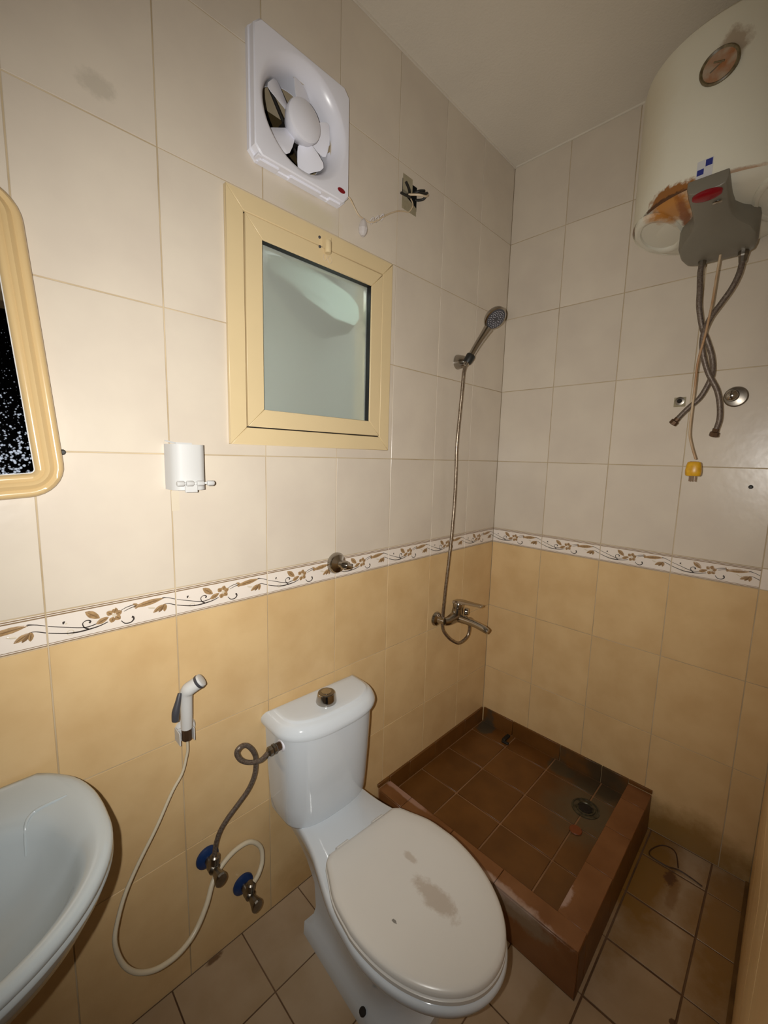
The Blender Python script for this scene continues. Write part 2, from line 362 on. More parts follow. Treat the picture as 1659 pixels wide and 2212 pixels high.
# window and fan openings in the window wall: (x0, x1, z0, z1)
WIN = (-1.352, -0.814, 1.530, 2.108)
FAN = (-1.268, -1.049, 2.262, 2.481)
SOCK = (-0.742, -0.666, 2.352, 2.43)
wallW = slab('wall_back', 'window', Vector((0,0,0)), ROOM['x0']-.15, 0.15, -0.1, CEIL+.1, 0.15, 'grout', [WIN, FAN, SOCK])
tag(wallW, 'tiled wall with the window, cream tiles above and tan tiles below a floral band')
wallR = slab('wall_right', 'right', Vector((0,0,0)), ROOM['y0']-.12, 0.0, -0.1, CEIL+.1, 0.15, 'grout')
tag(wallR, 'tiled wall behind the water heater, cream above and tan below a floral band')
JX = -1.28   # door opening between JX-0.8 and JX in the wall behind the camera
wallF = slab('wall_front', 'front', Vector((0, ROOM['y0'], 0)), ROOM['x0']-.15, 0.0, -0.1, CEIL+.1, 0.12, 'grout', [(ROOM['x0']+.02, JX, -0.05, 2.05)])
tag(wallF, 'tiled wall at the right edge of the view, holding the doorway')
wallL = slab('wall_left', 'left', Vector((ROOM['x0'], 0, 0)), ROOM['y0'], 0.0, -0.1, CEIL+.1, 0.15, 'plaster')
tag(wallL, 'plain wall on the left, out of view')

LB = lambda k: BB - k*H_
rows = [(BT + k*H_, min(BT + (k+1)*H_, CEIL+.0), 'tile_up') for k in range(5)] + [(BB-H_, BB, 'tile_low'), (BB-2*H_, BB-H_, 'tile_low'), (0.0, BB-2*H_, 'tile_low')]

# the flower print of one border tile, u from 0 to 0.254, v from 0 to 0.0735
def pattern_mesh(orient, flip=False):
    U, V_, Nn = AX[orient]
    mb = MB()
    w0, h0 = W_-G, BT-BB
    def P(u, v, n=0.0004): 
        return U*(u-W_/2) * (-1 if flip else 1) + V_*(v-h0/2) + Nn*n
    def strip(pts, wd, m, n=0.0005):
        mb.cur = m; Q = smooth([(a, b, 0) for a, b in pts], 5); vs_ = []
        wl = wd if isinstance(wd, (list, tuple)) else (wd, wd)
        for i, q in enumerate(Q):
            t = (Q[min(i+1, len(Q)-1)] - Q[max(i-1, 0)]).normalized(); nn = Vector((-t.y, t.x, 0))
            x = i/(len(Q)-1); ww = interp([(k/(len(wl)-1), y) for k, y in enumerate(wl)], x)/2
            ww *= 1.35; vs_ += [P(q.x+nn.x*ww, q.y+nn.y*ww, n), P(q.x-nn.x*ww, q.y-nn.y*ww, n)]
        mb.add(vs_, [(2*i, 2*i+1, 2*i+3, 2*i+2) for i in range(len(Q)-1)])
    def leaf(a, b, wd, m=1, vein=True, c=0.5):
        A, B = Vector((*a, 0)), Vector((*b, 0)); d = B-A; nn = Vector((-d.y, d.x, 0)).normalized()
        wd *= 1.28
        prof = [(0,.05),(.15,.6),(.35,.95),(c,1),(.75,.75),(.9,.4),(1,.03)]
        mb.cur = m; L_ = []; Rr_ = []
        for x, y in prof:
            L_.append(A+d*x+nn*wd*y/2); Rr_.append(A+d*x-nn*wd*y/2)
        vs_ = []; 
        for l, md, r_ in zip(L_, [A+d*x for x, _ in prof], Rr_):
            vs_ += [P(l.x, l.y, .0003), P(md.x, md.y, .0010), P(r_.x, r_.y, .0003)]
        mb.add(vs_, [q for i in range(len(prof)-1) for q in ((3*i,3*i+1,3*i+4,3*i+3), (3*i+1,3*i+2,3*i+5,3*i+4))])
        if vein: strip([(A+d*.2)[:2], (A+d*.5)[:2], (A+d*.85)[:2]], (.0006, .0018, .0006), 2, .0012)
    e = G/2
    for v0, wd, m in ((.0655, .0028, 4), (.0698, .0024, 4), (.0032, .0020, 4), (.0068, .0014, 4)):
        mb.cur = m; mb.add([P(e, v0-wd/2), P(W_-e, v0-wd/2), P(W_-e, v0+wd/2), P(e, v0+wd/2)], [(0,1,2,3)])
    strip([(.002,.0445),(.03,.035),(.054,.027),(.07,.0245),(.088,.0275)], (.0009,.0016,.0016), 3)
    strip([(.002,.030),(.029,.0215),(.05,.018),(.072,.0185),(.092,.021),(.108,.026)], (.0014,.0024,.0014), 3)
    strip([(.073,.0325),(.0755,.036),(.071,.0395),(.064,.038),(.061,.033),(.064,.0245),(.072,.0185)], (.0030,.0012,.0022), 3)
    strip([(.0275,.042),(.0285,.046),(.031,.0475)], (.0012,.0035,.0008), 3)
    strip([(.031,.041),(.034,.043)], (.0012,.0030), 5)
    mb.cur = 5
    strip([(.039+.006*math.cos(t), .0205+.0055*math.sin(t)) for t in [i*.7 for i in range(10)]], .0012, 5)
    leaf((.067,.0595), (.093,.0385), .012); leaf((.085,.0265), (.110,.037), .0095)
    for a in (75, 20, -45, -110, 140):
        q = (.120+.004*math.cos(R(a)), .0385+.004*math.sin(R(a))); q2 = (.120+.0175*math.cos(R(a)), .0385+.0175*math.sin(R(a)))
        leaf(q, q2, .0100)
    mb.cur = 5; mb.add([P(.120+.004*math.cos(k*.785), .0385+.004*math.sin(k*.785), .0014) for k in range(8)], [tuple(range(8))])
    strip([(.134,.0215),(.141,.0135),(.152,.0125),(.1590,.018),(.1585,.024),(.1555,.0255)], (.0012,.0022,.0036), 3)
    strip([(.133,.0455),(.146,.051),(.163,.054)], (.0008,.0016), 3); strip([(.140,.0425),(.153,.047),(.167,.050)], (.0008,.0016), 3)
    leaf((.160,.047), (.226,.055), .0100, c=.6); leaf((.170,.050), (.159,.056), .005, vein=False); leaf((.170,.050), (.163,.043), .005, vein=False)
    strip([(.223,.0550),(.2275,.0555),(.24,.052),(.252,.0465)], (.0034,.0012,.0012), 3)
    leaf((.2255,.0385), (.201,.0235), .0085, m=1); leaf((.228,.040), (.2135,.0215), .0075, m=2, vein=False); leaf((.229,.040), (.2265,.0205), .0080, m=1)
    leaf((.207,.034), (.190,.039), .004, m=5, vein=False)
    strip([(.226,.0385),(.235,.039),(.252,.0315)], (.0008,.0016), 3)
    me = bpy.data.meshes.new('floral_pattern'); me.from_pydata(mb.v, [], mb.f)
    for q in ('gold','gold','dgold','line','stripe','pale'): me.materials.append(M[q])
    for i, q in enumerate(mb.mi): me.polygons[i].material_index = q
    return me
# give both sides of each print a thickness
PAT = {}
def add_pattern(tile_o, orient):
    if orient not in PAT: PAT[orient] = pattern_mesh(orient, flip=(orient == 'right'))
    o = bpy.data.objects.new('floral_pattern', PAT[orient]); col.objects.link(o); o.parent = tile_o

winU = (-1.3762, -0.7894, 1.5055, 2.1330)
def tile_wall(parent, orient, base, cols, holes=(), rws=rows, skip=lambda u, v: False):
    for k in range(len(cols)-1):
        u1, u0 = cols[k], cols[k+1]
        for v0, v1, mn in rws:
            if skip((u0+u1)/2, (v0+v1)/2): continue
            place_tile(parent, orient, base, u0, u1, v0, v1, mn, holes)
        b_ = place_tile(parent, orient, base, u0, u1, BB, BT, 'border', holes, name='border_tile')
        if b_ and abs((u1-u0) - W_) < .004: add_pattern(b_, orient)
colsW = [0.0] + [-(0.2533 + k*W_) for k in range(9)]
tile_wall(wallW, 'window', Vector((0,0,0)), colsW, [winU, FAN, SOCK])
tile_wall(wallR, 'right', Vector((0,0,0)), [0.0] + [-(0.2538 + k*W_) for k in range(3)] + [-1.0158, -1.104])
tile_wall(wallF, 'front', Vector((0, ROOM['y0'], 0)), [0.0] + [-(0.2 + k*W_) for k in range(6)])

# floor
TR = 0.79
fb = slab('floor', 'floor', Vector((0,0,0)), ROOM['x0']-.15, 0.15, ROOM['y0']-.12, 0.15, 0.12, 'floor_grout')
tag(fb, 'floor of small square beige tiles with dark stained joints')
xs = [0.0] + [-0.147-0.204*k for k in range(11)]; ys = [0.0] + [-0.2*k for k in range(1, 6)] + [-1.096]
for i in range(len(xs)-1):
    for j in range(len(ys)-1):
        place_tile(fb, 'floor', Vector((0,0,0)), xs[i+1], xs[i], ys[j+1], ys[j], 'floor_tile', [(-TR, 0.01, -TR, 0.01)], g=0.007 if (j == 4) else 0.0035)
tag(MB().box((-1.27, ROOM['y0']+.0005, 0.0), (-0.001, ROOM['y0']+.011, 0.006)).build('baseboard_front', 'dirt', None), 'brown grime line along the foot of the right hand wall', kind='structure')

# ceiling
tag(MB().box((ROOM['x0'], ROOM['y0'], CEIL+.002), (0, 0, CEIL+.1)).build('ceiling', 'ceiling'), 'plain painted ceiling', kind='structure')
tag(MB().box((ROOM['x0']+.001, -0.006, CEIL-.004), (-.001, -0.0005, CEIL+.002)).box((-.006, ROOM['y0']+.01, CEIL-.004), (-.0005, -0.007, CEIL+.002)).build('trim_1', 'ceiling'), 'thin paint line between tiles and ceiling', kind='structure')
# doorway and dark hall behind the camera
d = MB(); x0, x1 = ROOM['x0']+.02, JX; y0, y1 = ROOM['y0']-.12, ROOM['y0']
d.box((x0, y0, 0.0), (x0+.03, y1, 2.05)).box((x1-.03, y0, 0), (x1, y1, 2.05)).box((x0+.03, y0, 2.02), (x1-.03, y1, 2.05))
tag(d.build('door_1', 'plaster'), 'door frame the view is taken from, out of view', kind='structure')
h = MB(); h.box((-3.2, -3.6, -0.1), (-0.4, -1.23, -0.001)).box((-3.2, -3.7, 0), (-0.4, -3.6, 2.8)).box((-3.3, -3.6, 0), (-3.2, -1.3, 2.8)).box((-0.4, -3.6, 0), (-0.3, -1.3, 2.8)).box((-3.2, -3.6, 2.8), (-.4, -1.23, 2.9))
tag(h.build('wall_hall', 'dark_hall'), 'unlit hall behind the doorway', kind='structure')

# ------------------------------------------------------------------ window
win = thing('window_1', ((WIN[0]+WIN[1])/2, 0, WIN[2]), 'small cream window with frosted glass and a mitred frame', None); win['kind'] = 'structure'
def mitre(parent, name, x0, x1, z0, z1, wd, y0, y1, m, gap=.0005):
    q = [((x0,z0),(x1,z0),(x1-wd,z0+wd),(x0+wd,z0+wd)), ((x1,z0),(x1,z1),(x1-wd,z1-wd),(x1-wd,z0+wd)),
         ((x1,z1),(x0,z1),(x0+wd,z1-wd),(x1-wd,z1-wd)), ((x0,z1),(x0,z0),(x0+wd,z0+wd),(x0+wd,z1-wd))]
    for i, p in enumerate(q):
        dx, dz = ((gap,0),(0,gap),(-gap,0),(0,-gap))[i]
        p2 = [(p[0][0]+dx,p[0][1]+dz),(p[1][0]-dx,p[1][1]-dz),(p[2][0]-dx,p[2][1]-dz),(p[3][0]+dx,p[3][1]+dz)]
        mb = MB().loft([[(a, y0, b_) for a, b_ in p2], [(a, y1, b_) for a, b_ in p2]])
        mb.build(name, m, parent, bevel=.0012, bseg=1)
ux0, ux1, uz0, uz1 = winU
mitre(win, 'frame_member', ux0, ux1, uz0, uz1, 0.0455, -0.012, 0.0, 'upvc')
mitre(win, 'sash_member', ux0+.0487, ux1-.0487, uz0+.0487, uz1-.0487, 0.0478, -0.0135, 0.03, 'upvc')
g0 = (ux0+.0965, ux1-.0965, uz0+.0965, uz1-.0965)
gk = MB()
for a, b_ in (((g0[0]-.004, g0[3]-.0005), (g0[1]+.004, g0[3]+.004)), ((g0[0]-.004, g0[2]-.004), (g0[1]+.004, g0[2]+.0005)), ((g0[0]-.004, g0[2]), (g0[0]+.0005, g0[3])), ((g0[1]-.0005, g0[2]), (g0[1]+.004, g0[3]))):
    gk.box((a[0], -0.009, a[1]), (b_[0], 0.016, b_[1]))
gk.build('gasket', 'gasket', win)
gk = MB().box((ux0+.044, -0.004, uz0+.044), (ux1-.044, 0.0, uz0+.05)).box((ux0+.044, -0.004, uz1-.05), (ux1-.044, 0, uz1-.044)).box((ux0+.044, -0.004, uz0+.05), (ux0+.05, 0, uz1-.05)).box((ux1-.05, -0.004, uz0+.05), (ux1-.044, 0, uz1-.05))
gk.build('seam', 'gasket', win)
MB().box((g0[0]-.003, 0.010, g0[2]-.003), (g0[1]+.003, 0.014, g0[3]+.003)).build('glass_pane', 'frost', win)
# latch
la = MB().box((-1.086, -0.028, 2.080), (-1.066, -0.0135, 2.112)); la.lathe((-1.076, -0.026, 2.068), (0,0,1), [(.009,0),(.010,.006),(.010,.03),(.008,.034)], 16)
lt = la.build('latch', 'upvc', win, smooth_=40)
MB().lathe((-1.097, -0.0115, 2.108), (0,-1,0), [(.004,0),(.004,.003),(.002,.004)], 10).build('screw', 'dgrey', win)
MB().lathe((-1.097, -0.0130, 2.082), (0,-1,0), [(.004,0),(.004,.003),(.002,.004)], 10).build('screw', 'dgrey', win)
hk = MB(); hk.tube([(-1.083,-.016,2.066),(-1.085,-.016,2.054),(-1.079,-.016,2.050),(-1.074,-.016,2.056),(-1.076,-.016,2.066)], .0009, 6)
hk.tube([(-1.066,-.017,2.066),(-1.070,-.017,2.056),(-1.062,-.017,2.047),(-1.055,-.017,2.054),(-1.060,-.017,2.066),(-1.066,-.017,2.066)], .0009, 6)
hk.build('hook', 'cable', win)
# shaft behind window: pale walls, and two added sheets shaping the light in the glass
s = MB().box((-1.9, .15, 1.0), (-1.85, 1.1, 3.0)).box((-.35, .15, 1.0), (-.3, 1.1, 3.0)).box((-1.85, 1.05, 1.0), (-.35, 1.1, 3.0)).box((-1.85,.15,.95),(-.35,1.1,1.0)).box((-1.85,.15,3.0),(-.35,1.1,3.05))
tag(s.build('wall_shaft', 'shaft'), 'pale air shaft wall behind the frosted window', kind='structure')

m = bpy.data.materials.new('translucent_sheet'); m.use_nodes = True; nt = m.node_tree
b = nt.nodes['Principled BSDF']; b.inputs['Base Color'].default_value = (0.75, 0.8, 0.75, 1)
tl_ = nt.nodes.new('ShaderNodeBsdfTranslucent'); tl_.inputs['Color'].default_value = (0.85, 0.92, 0.88, 1)
mx = nt.nodes.new('ShaderNodeMixShader'); mx.inputs[0].default_value = 0.7; nt.links.new(b.outputs[0], mx.inputs[1]); nt.links.new(tl_.outputs[0], mx.inputs[2])
nt.links.new(mx.outputs[0], nt.nodes['Material Output'].inputs['Surface']); M['tsheet'] = m
M['dsheet'] = mat('shade_band_sheet', (0.16, 0.13, 0.10), 0.8)
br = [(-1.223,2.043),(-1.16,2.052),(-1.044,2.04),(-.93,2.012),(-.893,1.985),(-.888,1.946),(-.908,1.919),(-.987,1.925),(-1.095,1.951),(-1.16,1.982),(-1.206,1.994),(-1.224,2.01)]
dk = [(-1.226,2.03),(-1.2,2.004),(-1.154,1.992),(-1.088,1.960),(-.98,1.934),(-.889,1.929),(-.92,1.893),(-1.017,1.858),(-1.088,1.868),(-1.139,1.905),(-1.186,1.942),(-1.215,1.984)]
def sheet(pts, y, name, m, label):
    cx = sum(p[0] for p in pts)/len(pts); cz = sum(p[1] for p in pts)/len(pts)
    A = [[(cx+(x-cx)*f, y+.012*(1-f)+.004*math.sin(x*30), cz+(z-cz)*f) for x, z in pts] for f in (1, .7, .35)]
    Bk = [[(p[0], p[1]+.0012, p[2]) for p in r_] for r_ in A]
    return tag(MB().loft(Bk[::1][:3][::-1]+A, caps=True).build(name, m, None, smooth_=60), label, 'added sheet')
sheet(br, .050, 'added_glow_sheet', 'tsheet', 'added translucent sheet that makes the patch of outside light in the frosted window')  # added, backlit to make the bright daylight patch in the pane
sheet(dk, .066, 'added_shade_sheet', 'dsheet', 'added dark sheet that makes the shadow band in the frosted window, below the bright patch')  # added, its dark colour stands in for the shadow band
# ------------------------------------------------------------------ exhaust fan
fx, fz = -1.1585, 2.3713
fan = thing('exhaust_fan', (fx, 0, fz), 'square white exhaust fan with five blades above the window', 'fan')
def rrect(cx, cz, hw, hh, r, n=6):
    o = []
    for sx_, sz_, a0 in ((1,1,0),(-1,1,90),(-1,-1,180),(1,-1,270)):
        for k in range(n+1):
            a = R(a0+90*k/n); o.append((cx+sx_*(hw-r)+r*math.cos(a), cz+sz_*(hh-r)+r*math.sin(a)))
    return o
N = 48
def sq_ring(hw, y, r=.012):
    # 48 points of a rounded square sampled by angle
    o = []
    for k in range(N):
        a = 2*math.pi*(k+.5)/N; c, s_ = math.cos(a), math.sin(a); t = hw/max(abs(c), abs(s_))
        x, z = c*t, s_*t
        cxx, czz = math.copysign(hw-r, x), math.copysign(hw-r, z)
        if abs(x) > hw-r and abs(z) > hw-r:
            v = Vector((x-cxx, z-czz)).normalized()*r; x, z = cxx+v.x, czz+v.y
        o.append((fx+x, y, fz+z))
    return o
def ci_ring(r, y): return [(fx+r*math.cos(2*math.pi*(k+.5)/N), y, fz+r*math.sin(2*math.pi*(k+.5)/N)) for k in range(N)]
MB().loft([sq_ring(.1535, -.0005), sq_ring(.1535, -.012), sq_ring(.150, -.014), sq_ring(.150, -.033), sq_ring(.147, -.036), ci_ring(.139, -.0365), ci_ring(.134, -.035), ci_ring(.128, -.030), ci_ring(.121, -.022), ci_ring(.115, -.010), ci_ring(.110, .004), ci_ring(.109, .05),
           ci_ring(.1085, .05), ci_ring(.1085, .051)], caps=False).build('housing', 'white_pl', fan, smooth_=35)
hb = MB()
hb.lathe((fx, .012, fz), (0,-1,0), [(.038,0),(.043,.01),(.050,.022),(.052,.036),(.050,.042),(.046,.044),(.044,.0455),(.001,.047)], 40)
hb.build('hub', 'white_pl', fan, smooth_=35)
for a in (142, 82, 8, -62, -134):
    b_ = MB(); rings = []
    prof = [(.038, .018, 28), (.05, .026, 30), (.07, .036, 27), (.09, .043, 24), (.100, .040, 22), (.105, .026, 21)]
    for r_, wd, tw in prof:
        ring = []
        for q in range(9):
            s_ = (q/8-.5)*2*wd; cam_ = .004*(1-(2*(q/8)-1)**2)
            ring.append((r_, s_, cam_, tw))
        rings.append(ring)
    er = R(a); e_r = Vector((math.cos(er), 0, math.sin(er))); e_t = Vector((-math.sin(er), 0, math.cos(er))); e_n = Vector((0,-1,0))
    def pt(r_, s_, c, tw, off):
        return Vector((fx, .004, fz)) + e_r*r_ + (e_t*math.cos(R(tw)) + e_n*math.sin(R(tw)))*s_*.9 + e_n*(c+off)
    top = [[pt(*p, .001) for p in r_] for r_ in rings]; bot = [[pt(*p, -.001) for p in r_][::-1] for r_ in rings]
    b_.loft([t+bb for t, bb in zip(top, bot)]); b_.build('blade', 'white_pl', fan, smooth_=40)
# motor struts and motor behind, red oval badge
mt = MB().lathe((fx, .045, fz), (0,-1,0), [(.03,-.02),(.03,.02),(.02,.03)], 24); mt.build('motor', 'darkhole', fan, smooth_=30)
for a in (35, 125, 215, 305): MB().tube([(fx+.03*math.cos(R(a)), .05, fz+.03*math.sin(R(a))), (fx+.107*math.cos(R(a)), .05, fz+.107*math.sin(R(a)))], .004, 6, 1).build('motor_bracket', 'darkhole', fan)
MB().lathe((-1.037, -0.0362, 2.2482), (0,-1,0), [(.0065,0),(.0065,.0012),(.006,.0016)], 24, sx=2.1).build('badge', 'red', fan, smooth_=30)
bt = MB()
for a, b_ in ((-1.29,-1.235), (-1.20,-1.10), (-1.07,-1.03)): bt.box((a, -.024, fz-.1555), (b_, -.003, fz-.148))
bt.box((-1.30,-.0335,fz-.152),(-1.285,-.010,fz-.146)); bt.build('mounting_tab', 'white_pl', fan, bevel=.001)
# duct behind the fan
du = MB().box((fx-.13, .152, fz-.13), (fx-.11, .42, fz+.13)).box((fx+.11, .152, fz-.13), (fx+.13, .42, fz+.13)).box((fx-.11, .152, fz-.13), (fx+.11, .42, fz-.11)).box((fx-.11,.152,fz+.11),(fx+.11,.42,fz+.13))
du.box((fx-.13,.42,fz-.13),(fx+.13,.43,fz+.13))  # end panel added to keep the shaft lamp out of the fan
dct = thing('fan_duct', (fx, .152, fz), 'brown duct seen behind the fan blades', 'duct')
du.build('duct_wall', 'olive', dct)
for i in range(4):
    z = fz-.085+i*.055; MB().add([(fx-.109,.30,z),(fx+.109,.30,z),(fx+.109,.35,z+.05),(fx-.109,.35,z+.05),(fx-.109,.304,z-.002),(fx+.109,.304,z-.002),(fx+.109,.354,z+.048),(fx-.109,.354,z+.048)], [(0,1,2,3),(4,7,6,5),(0,4,5,1),(1,5,6,2),(2,6,7,3),(3,7,4,0)]).build('louvre', 'brown', dct)

# fan cable to the broken junction box
fc = thing('fan_cable', (-.93, 0, 2.2), 'thin white cable drooping from the fan to the open junction hole', 'cable')
MB().tube([(-1.0075,-.028,2.248),(-.997,-.03,2.244),(-.975,-.023,2.233),(-.951,-.017,2.222),(-.92,-.010,2.225),(-.902,-.012,2.223),(-.875,-.013,2.236),(-.85,-.015,2.256),(-.817,-.013,2.281),(-.776,-.012,2.306),(-.742,-.010,2.32),(-.715,-.010,2.329),(-.698,-.012,2.357),(-.70,-.002,2.381)], .0022, 8, 4).build('cord', 'cable', fc, smooth_=60)
cn = MB(); cn.lathe((-.930, -.012, 2.172), (0.05,0,1), [(.006,0),(.013,.010),(.015,.022),(.010,.042),(.005,.05)], 9); cn.build('clear_wrap', 'clear', fc)
cl = MB()
for k in range(3): cl.tube([(-.9+.022*k, -.012, 2.228+.014*k), (-.893+.022*k, -.020, 2.238+.014*k), (-.885+.022*k, -.012, 2.232+.014*k), (-.89+.022*k, -.006, 2.224+.014*k)], .0022, 6)
cl.build('clear_coil', 'clear', fc)
jb = thing('junction_box', (-.704, 0, 2.39), 'open electrical junction hole with taped black wires', 'junction box')
MB().box((-.741,.0,2.351),(-.739,.05,2.431)).box((-.668,.0,2.351),(-.666,.05,2.431)).box((-.739,.0,2.351),(-.668,.05,2.353)).box((-.739,.0,2.429),(-.668,.05,2.431)).box((-.741,.05,2.351),(-.666,.052,2.431)).build('box', 'black', jb)
MB().box((-.7395,-.0005,2.395),(-.690,.03,2.446)).add([(-.742,-.0008,2.335),(-.668,-.0008,2.335),(-.668,-.0008,2.362),(-.742,-.0008,2.385),(-.742,.0,2.335),(-.668,.0,2.335),(-.668,.0,2.362),(-.742,.0,2.385)],[(0,1,2,3),(4,7,6,5),(0,4,5,1),(1,5,6,2),(2,6,7,3),(3,7,4,0)]).build('cement_patch', 'cement', jb)
for pts, r_ in (([(-.70,.01,2.385),(-.715,-.012,2.375),(-.742,-.02,2.366),(-.772,-.024,2.360)], .0042), ([(-.70,.005,2.385),(-.722,-.015,2.392),(-.748,-.022,2.405)], .0045), ([(-.72,.005,2.386),(-.70,-.03,2.384),(-.668,-.036,2.396),(-.648,-.032,2.408),(-.648,-.015,2.395),(-.67,.005,2.39)], .0042), ([(-.69,.01,2.40),(-.68,-.02,2.405),(-.655,-.025,2.415)], .005)):
    MB().tube(pts, r_, 8, 4).build('wire', 'black', jb, smooth_=60)
MB().tube([(-.72,-.01,2.382),(-.70,-.040,2.378),(-.668,-.042,2.386),(-.648,-.036,2.400)], .0035, 8, 4).build('white_wire', 'cable', jb, smooth_=60)

# ------------------------------------------------------------------ mirror (hangs slightly crooked)
mir = thing('wall_mirror', (-1.7256, 0, 1.3897), 'cream plastic framed mirror with water spots, hanging slightly crooked', 'mirror')
mir.rotation_euler = (0, R(-4.2), 0)
MW, MH = .42, .566
def mring(d_, y, n=8, r0=.062):
    r_ = max(r0-d_*1.15, .004)
    cx, cz = -MW/2, MH/2
    return [(a, y, b_) for a, b_ in rrect(cx, cz, MW/2-d_, MH/2-d_, r_, n)]
prof = [(0,-.0005),(0,-.012),(.003,-.019),(.008,-.022),(.013,-.0205),(.016,-.0185),(.019,-.0205),(.024,-.024),(.029,-.0225),(.032,-.0195),(.035,-.0205),(.039,-.0215),(.044,-.018),(.0465,-.011)]
def raw(mb, name, m, parent, smooth_=None):   # build in the parent's own frame
    me = bpy.data.meshes.new(name); me.from_pydata(mb.v, [], mb.f); me.materials.append(M[m])
    bm = bmesh.new(); bm.from_mesh(me); bmesh.ops.recalc_face_normals(bm, faces=bm.faces); bm.to_mesh(me); bm.free()
    if smooth_: me.shade_smooth(); me.set_sharp_from_angle(angle=R(smooth_))
    o = bpy.data.objects.new(name, me); col.objects.link(o); o.parent = parent; return o
rings = [[tuple(p) for p in mring(d_, y)] for d_, y in prof]
raw(MB().loft(rings, caps=False), 'frame', 'mframe', mir, 50)
ry = MB().loft([mring(.045, -.0105), mring(.045, -.006)]); raw(ry, 'mirror_glass', 'mirror', mir)
sd = MB().loft([mring(.0462, -.0112), mring(.0480, -.0112), mring(.0480, -.0104), mring(.0462, -.0104), mring(.0462, -.0112)], caps=False); raw(sd, 'silver_edge', 'white_pl2', mir)
def pellet(loc, axis, r_, label, cat='screw', m='black', h_=.006):
    o = MB().lathe(loc, axis, [(r_*1.1, .0005), (r_, h_*.5), (r_*.6, h_)], 10).build('wall_screw', m, None, smooth_=40)
    return tag(o, label, cat)
pellet((-1.729, -.0, 1.4745), (0,-1,0), .0055, 'dark screw head just right of the mirror frame')
pellet((-1.868, 0, 1.1675), (0,-1,0), .0065, 'dark wall plug below the mirror near the left edge', 'wall plug')
pellet((0, -.9583, 1.4125), (-1,0,0), .0062, 'dark wall plug in the bright glare of the right wall', 'wall plug')

# ------------------------------------------------------------------ toothbrush holder
th = thing('toothbrush_holder', (-1.50, 0, 1.44), 'small white plastic toothbrush holder on the window wall', 'toothbrush holder')
cup = MB(); q = []
def cupring(z, off=0.0):
    P_ = [(-1.536+off, -.0005), (-1.534+off, -.030), (-1.527+off, -.050), (-1.515+off, -.056+off), (-1.475-off, -.056+off), (-1.463-off, -.050+off), (-1.459-off, -.035), (-1.458-off, -.0005)]
    return [(a, b_, z) for a, b_ in P_]
zt, zb = 1.499, 1.392
cup.loft([cupring(zb), cupring(zb+.004), cupring(zt), [(x, y*1.0, zt) for x, y, z in cupring(zt, .0025)], cupring(zb+.02, .0025)], caps=True)
cup.build('cup', 'white_pl2', th, smooth_=50)
MB().tube([(-1.534,-.0015,1.507),(-1.51,-.002,1.502)], .002, 6, 1).box((-1.51,-.003,1.499),(-1.472,-.0005,1.504)).build('back_plate', 'white_pl2', th)
hd = MB()
hd.box((-1.528,-.066,1.4065),(-1.450,-.059,1.4110))
for x in (-1.521,-1.500,-1.476,-1.452): hd.lathe((x-.004,-.068,1.4085), (1,0,0), [(.0045,-.008),(.0065,-.006),(.0065,.006),(.004,.009)], 14)
hd.build('hanger_bar', 'white_pl2', th, smooth_=40)
MB().box((-1.512,-.062,1.387),(-1.484,-.0565,1.4065)).build('clip', 'white_pl2', th, bevel=.001)
MB().box((-1.524,-.0006,1.338),(-1.506,-.0001,1.386)).build('tape_mark', 'pale', th)

# ------------------------------------------------------------------ chrome stop valve in the border
sv = thing('stop_valve', (-1.017, 0, 1.1255), 'round chrome stop valve on the floral band', 'valve')
MB().lathe((-1.017,0,1.1255), (0,-1,0), [(.034,.0),(.036,.003),(.036,.008),(.030,.018),(.016,.024),(.012,.026)], 36).build('flange', 'chrome', sv, smooth_=35)
MB().lathe((-1.017,-.02,1.1255), (.45,-1,-.1), [(.011,0),(.011,.012),(.015,.014),(.015,.026),(.012,.034),(.008,.036)], 20).build('spindle', 'chrome', sv, smooth_=35)
MB().lathe((-1.004,-.046,1.121), (1,-.3,-.35), [(.015,-.006),(.013,.0),(.008,.014),(.005,.018)], 16).build('outlet', 'chrome', sv, smooth_=35)

# ------------------------------------------------------------------ shower: holder, handset, hose, mixer
hx, hz = -.375, 1.885
hol = thing('shower_holder', (hx, 0, hz), 'conical chrome wall holder gripping the hand shower', 'bracket')
MB().lathe((hx,0,hz), (.05,-1,-.05), [(.030,.0),(.030,.004),(.024,.030),(.017,.045),(.015,.048)], 28).build('cone', 'chrome', hol, smooth_=35)
A0 = Vector((-.392,-.052,1.862)); A1 = Vector((-.330,-.118,2.030)); ax = (A1-A0).normalized()
gp = MB(); gp.lathe(A0+ax*.012, ax, [(.016,0),(.018,.01),(.019,.03),(.017,.036)], 20); gp.build('grip', 'black', hol, smooth_=35)
hs = thing('hand_shower', tuple(A0), 'chrome hand shower with a round grey spray face', 'shower head')
P0 = A0+ax*.0; side = ax.cross(Vector((0,1,0))).normalized()
hn = MB(); hn.tube([P0, P0+ax*.03, P0+ax*.09, P0+ax*.135+Vector((0,-.004,0)), P0+ax*.165+Vector((0,-.007,.0))], [.0105,.0125,.0135,.0145,.0165,.019], 14, 4)
hn.build('handle', 'chrome', hs, smooth_=50)
hc = Vector((-.330,-.138,2.046)); hn_ = Vector((-.20,-.72,-.74)).normalized()
MB().lathe(hc, hn_, [(.012,-.020),(.030,-.015),(.044,-.006),(.0475,.002),(.046,.008),(.0415,.010)], 36).build('head_shell', 'chrome', hs, smooth_=35)
face = MB().lathe(hc, hn_, [(.0412,.0085),(.0405,.0115),(.012,.0125),(.001,.0125)], 36).build('spray_face', 'dgrey', hs, smooth_=35)
nz = MB(); a_ = hn_; u_ = a_.cross(Vector((0,0,1))).normalized(); v_ = u_.cross(a_)
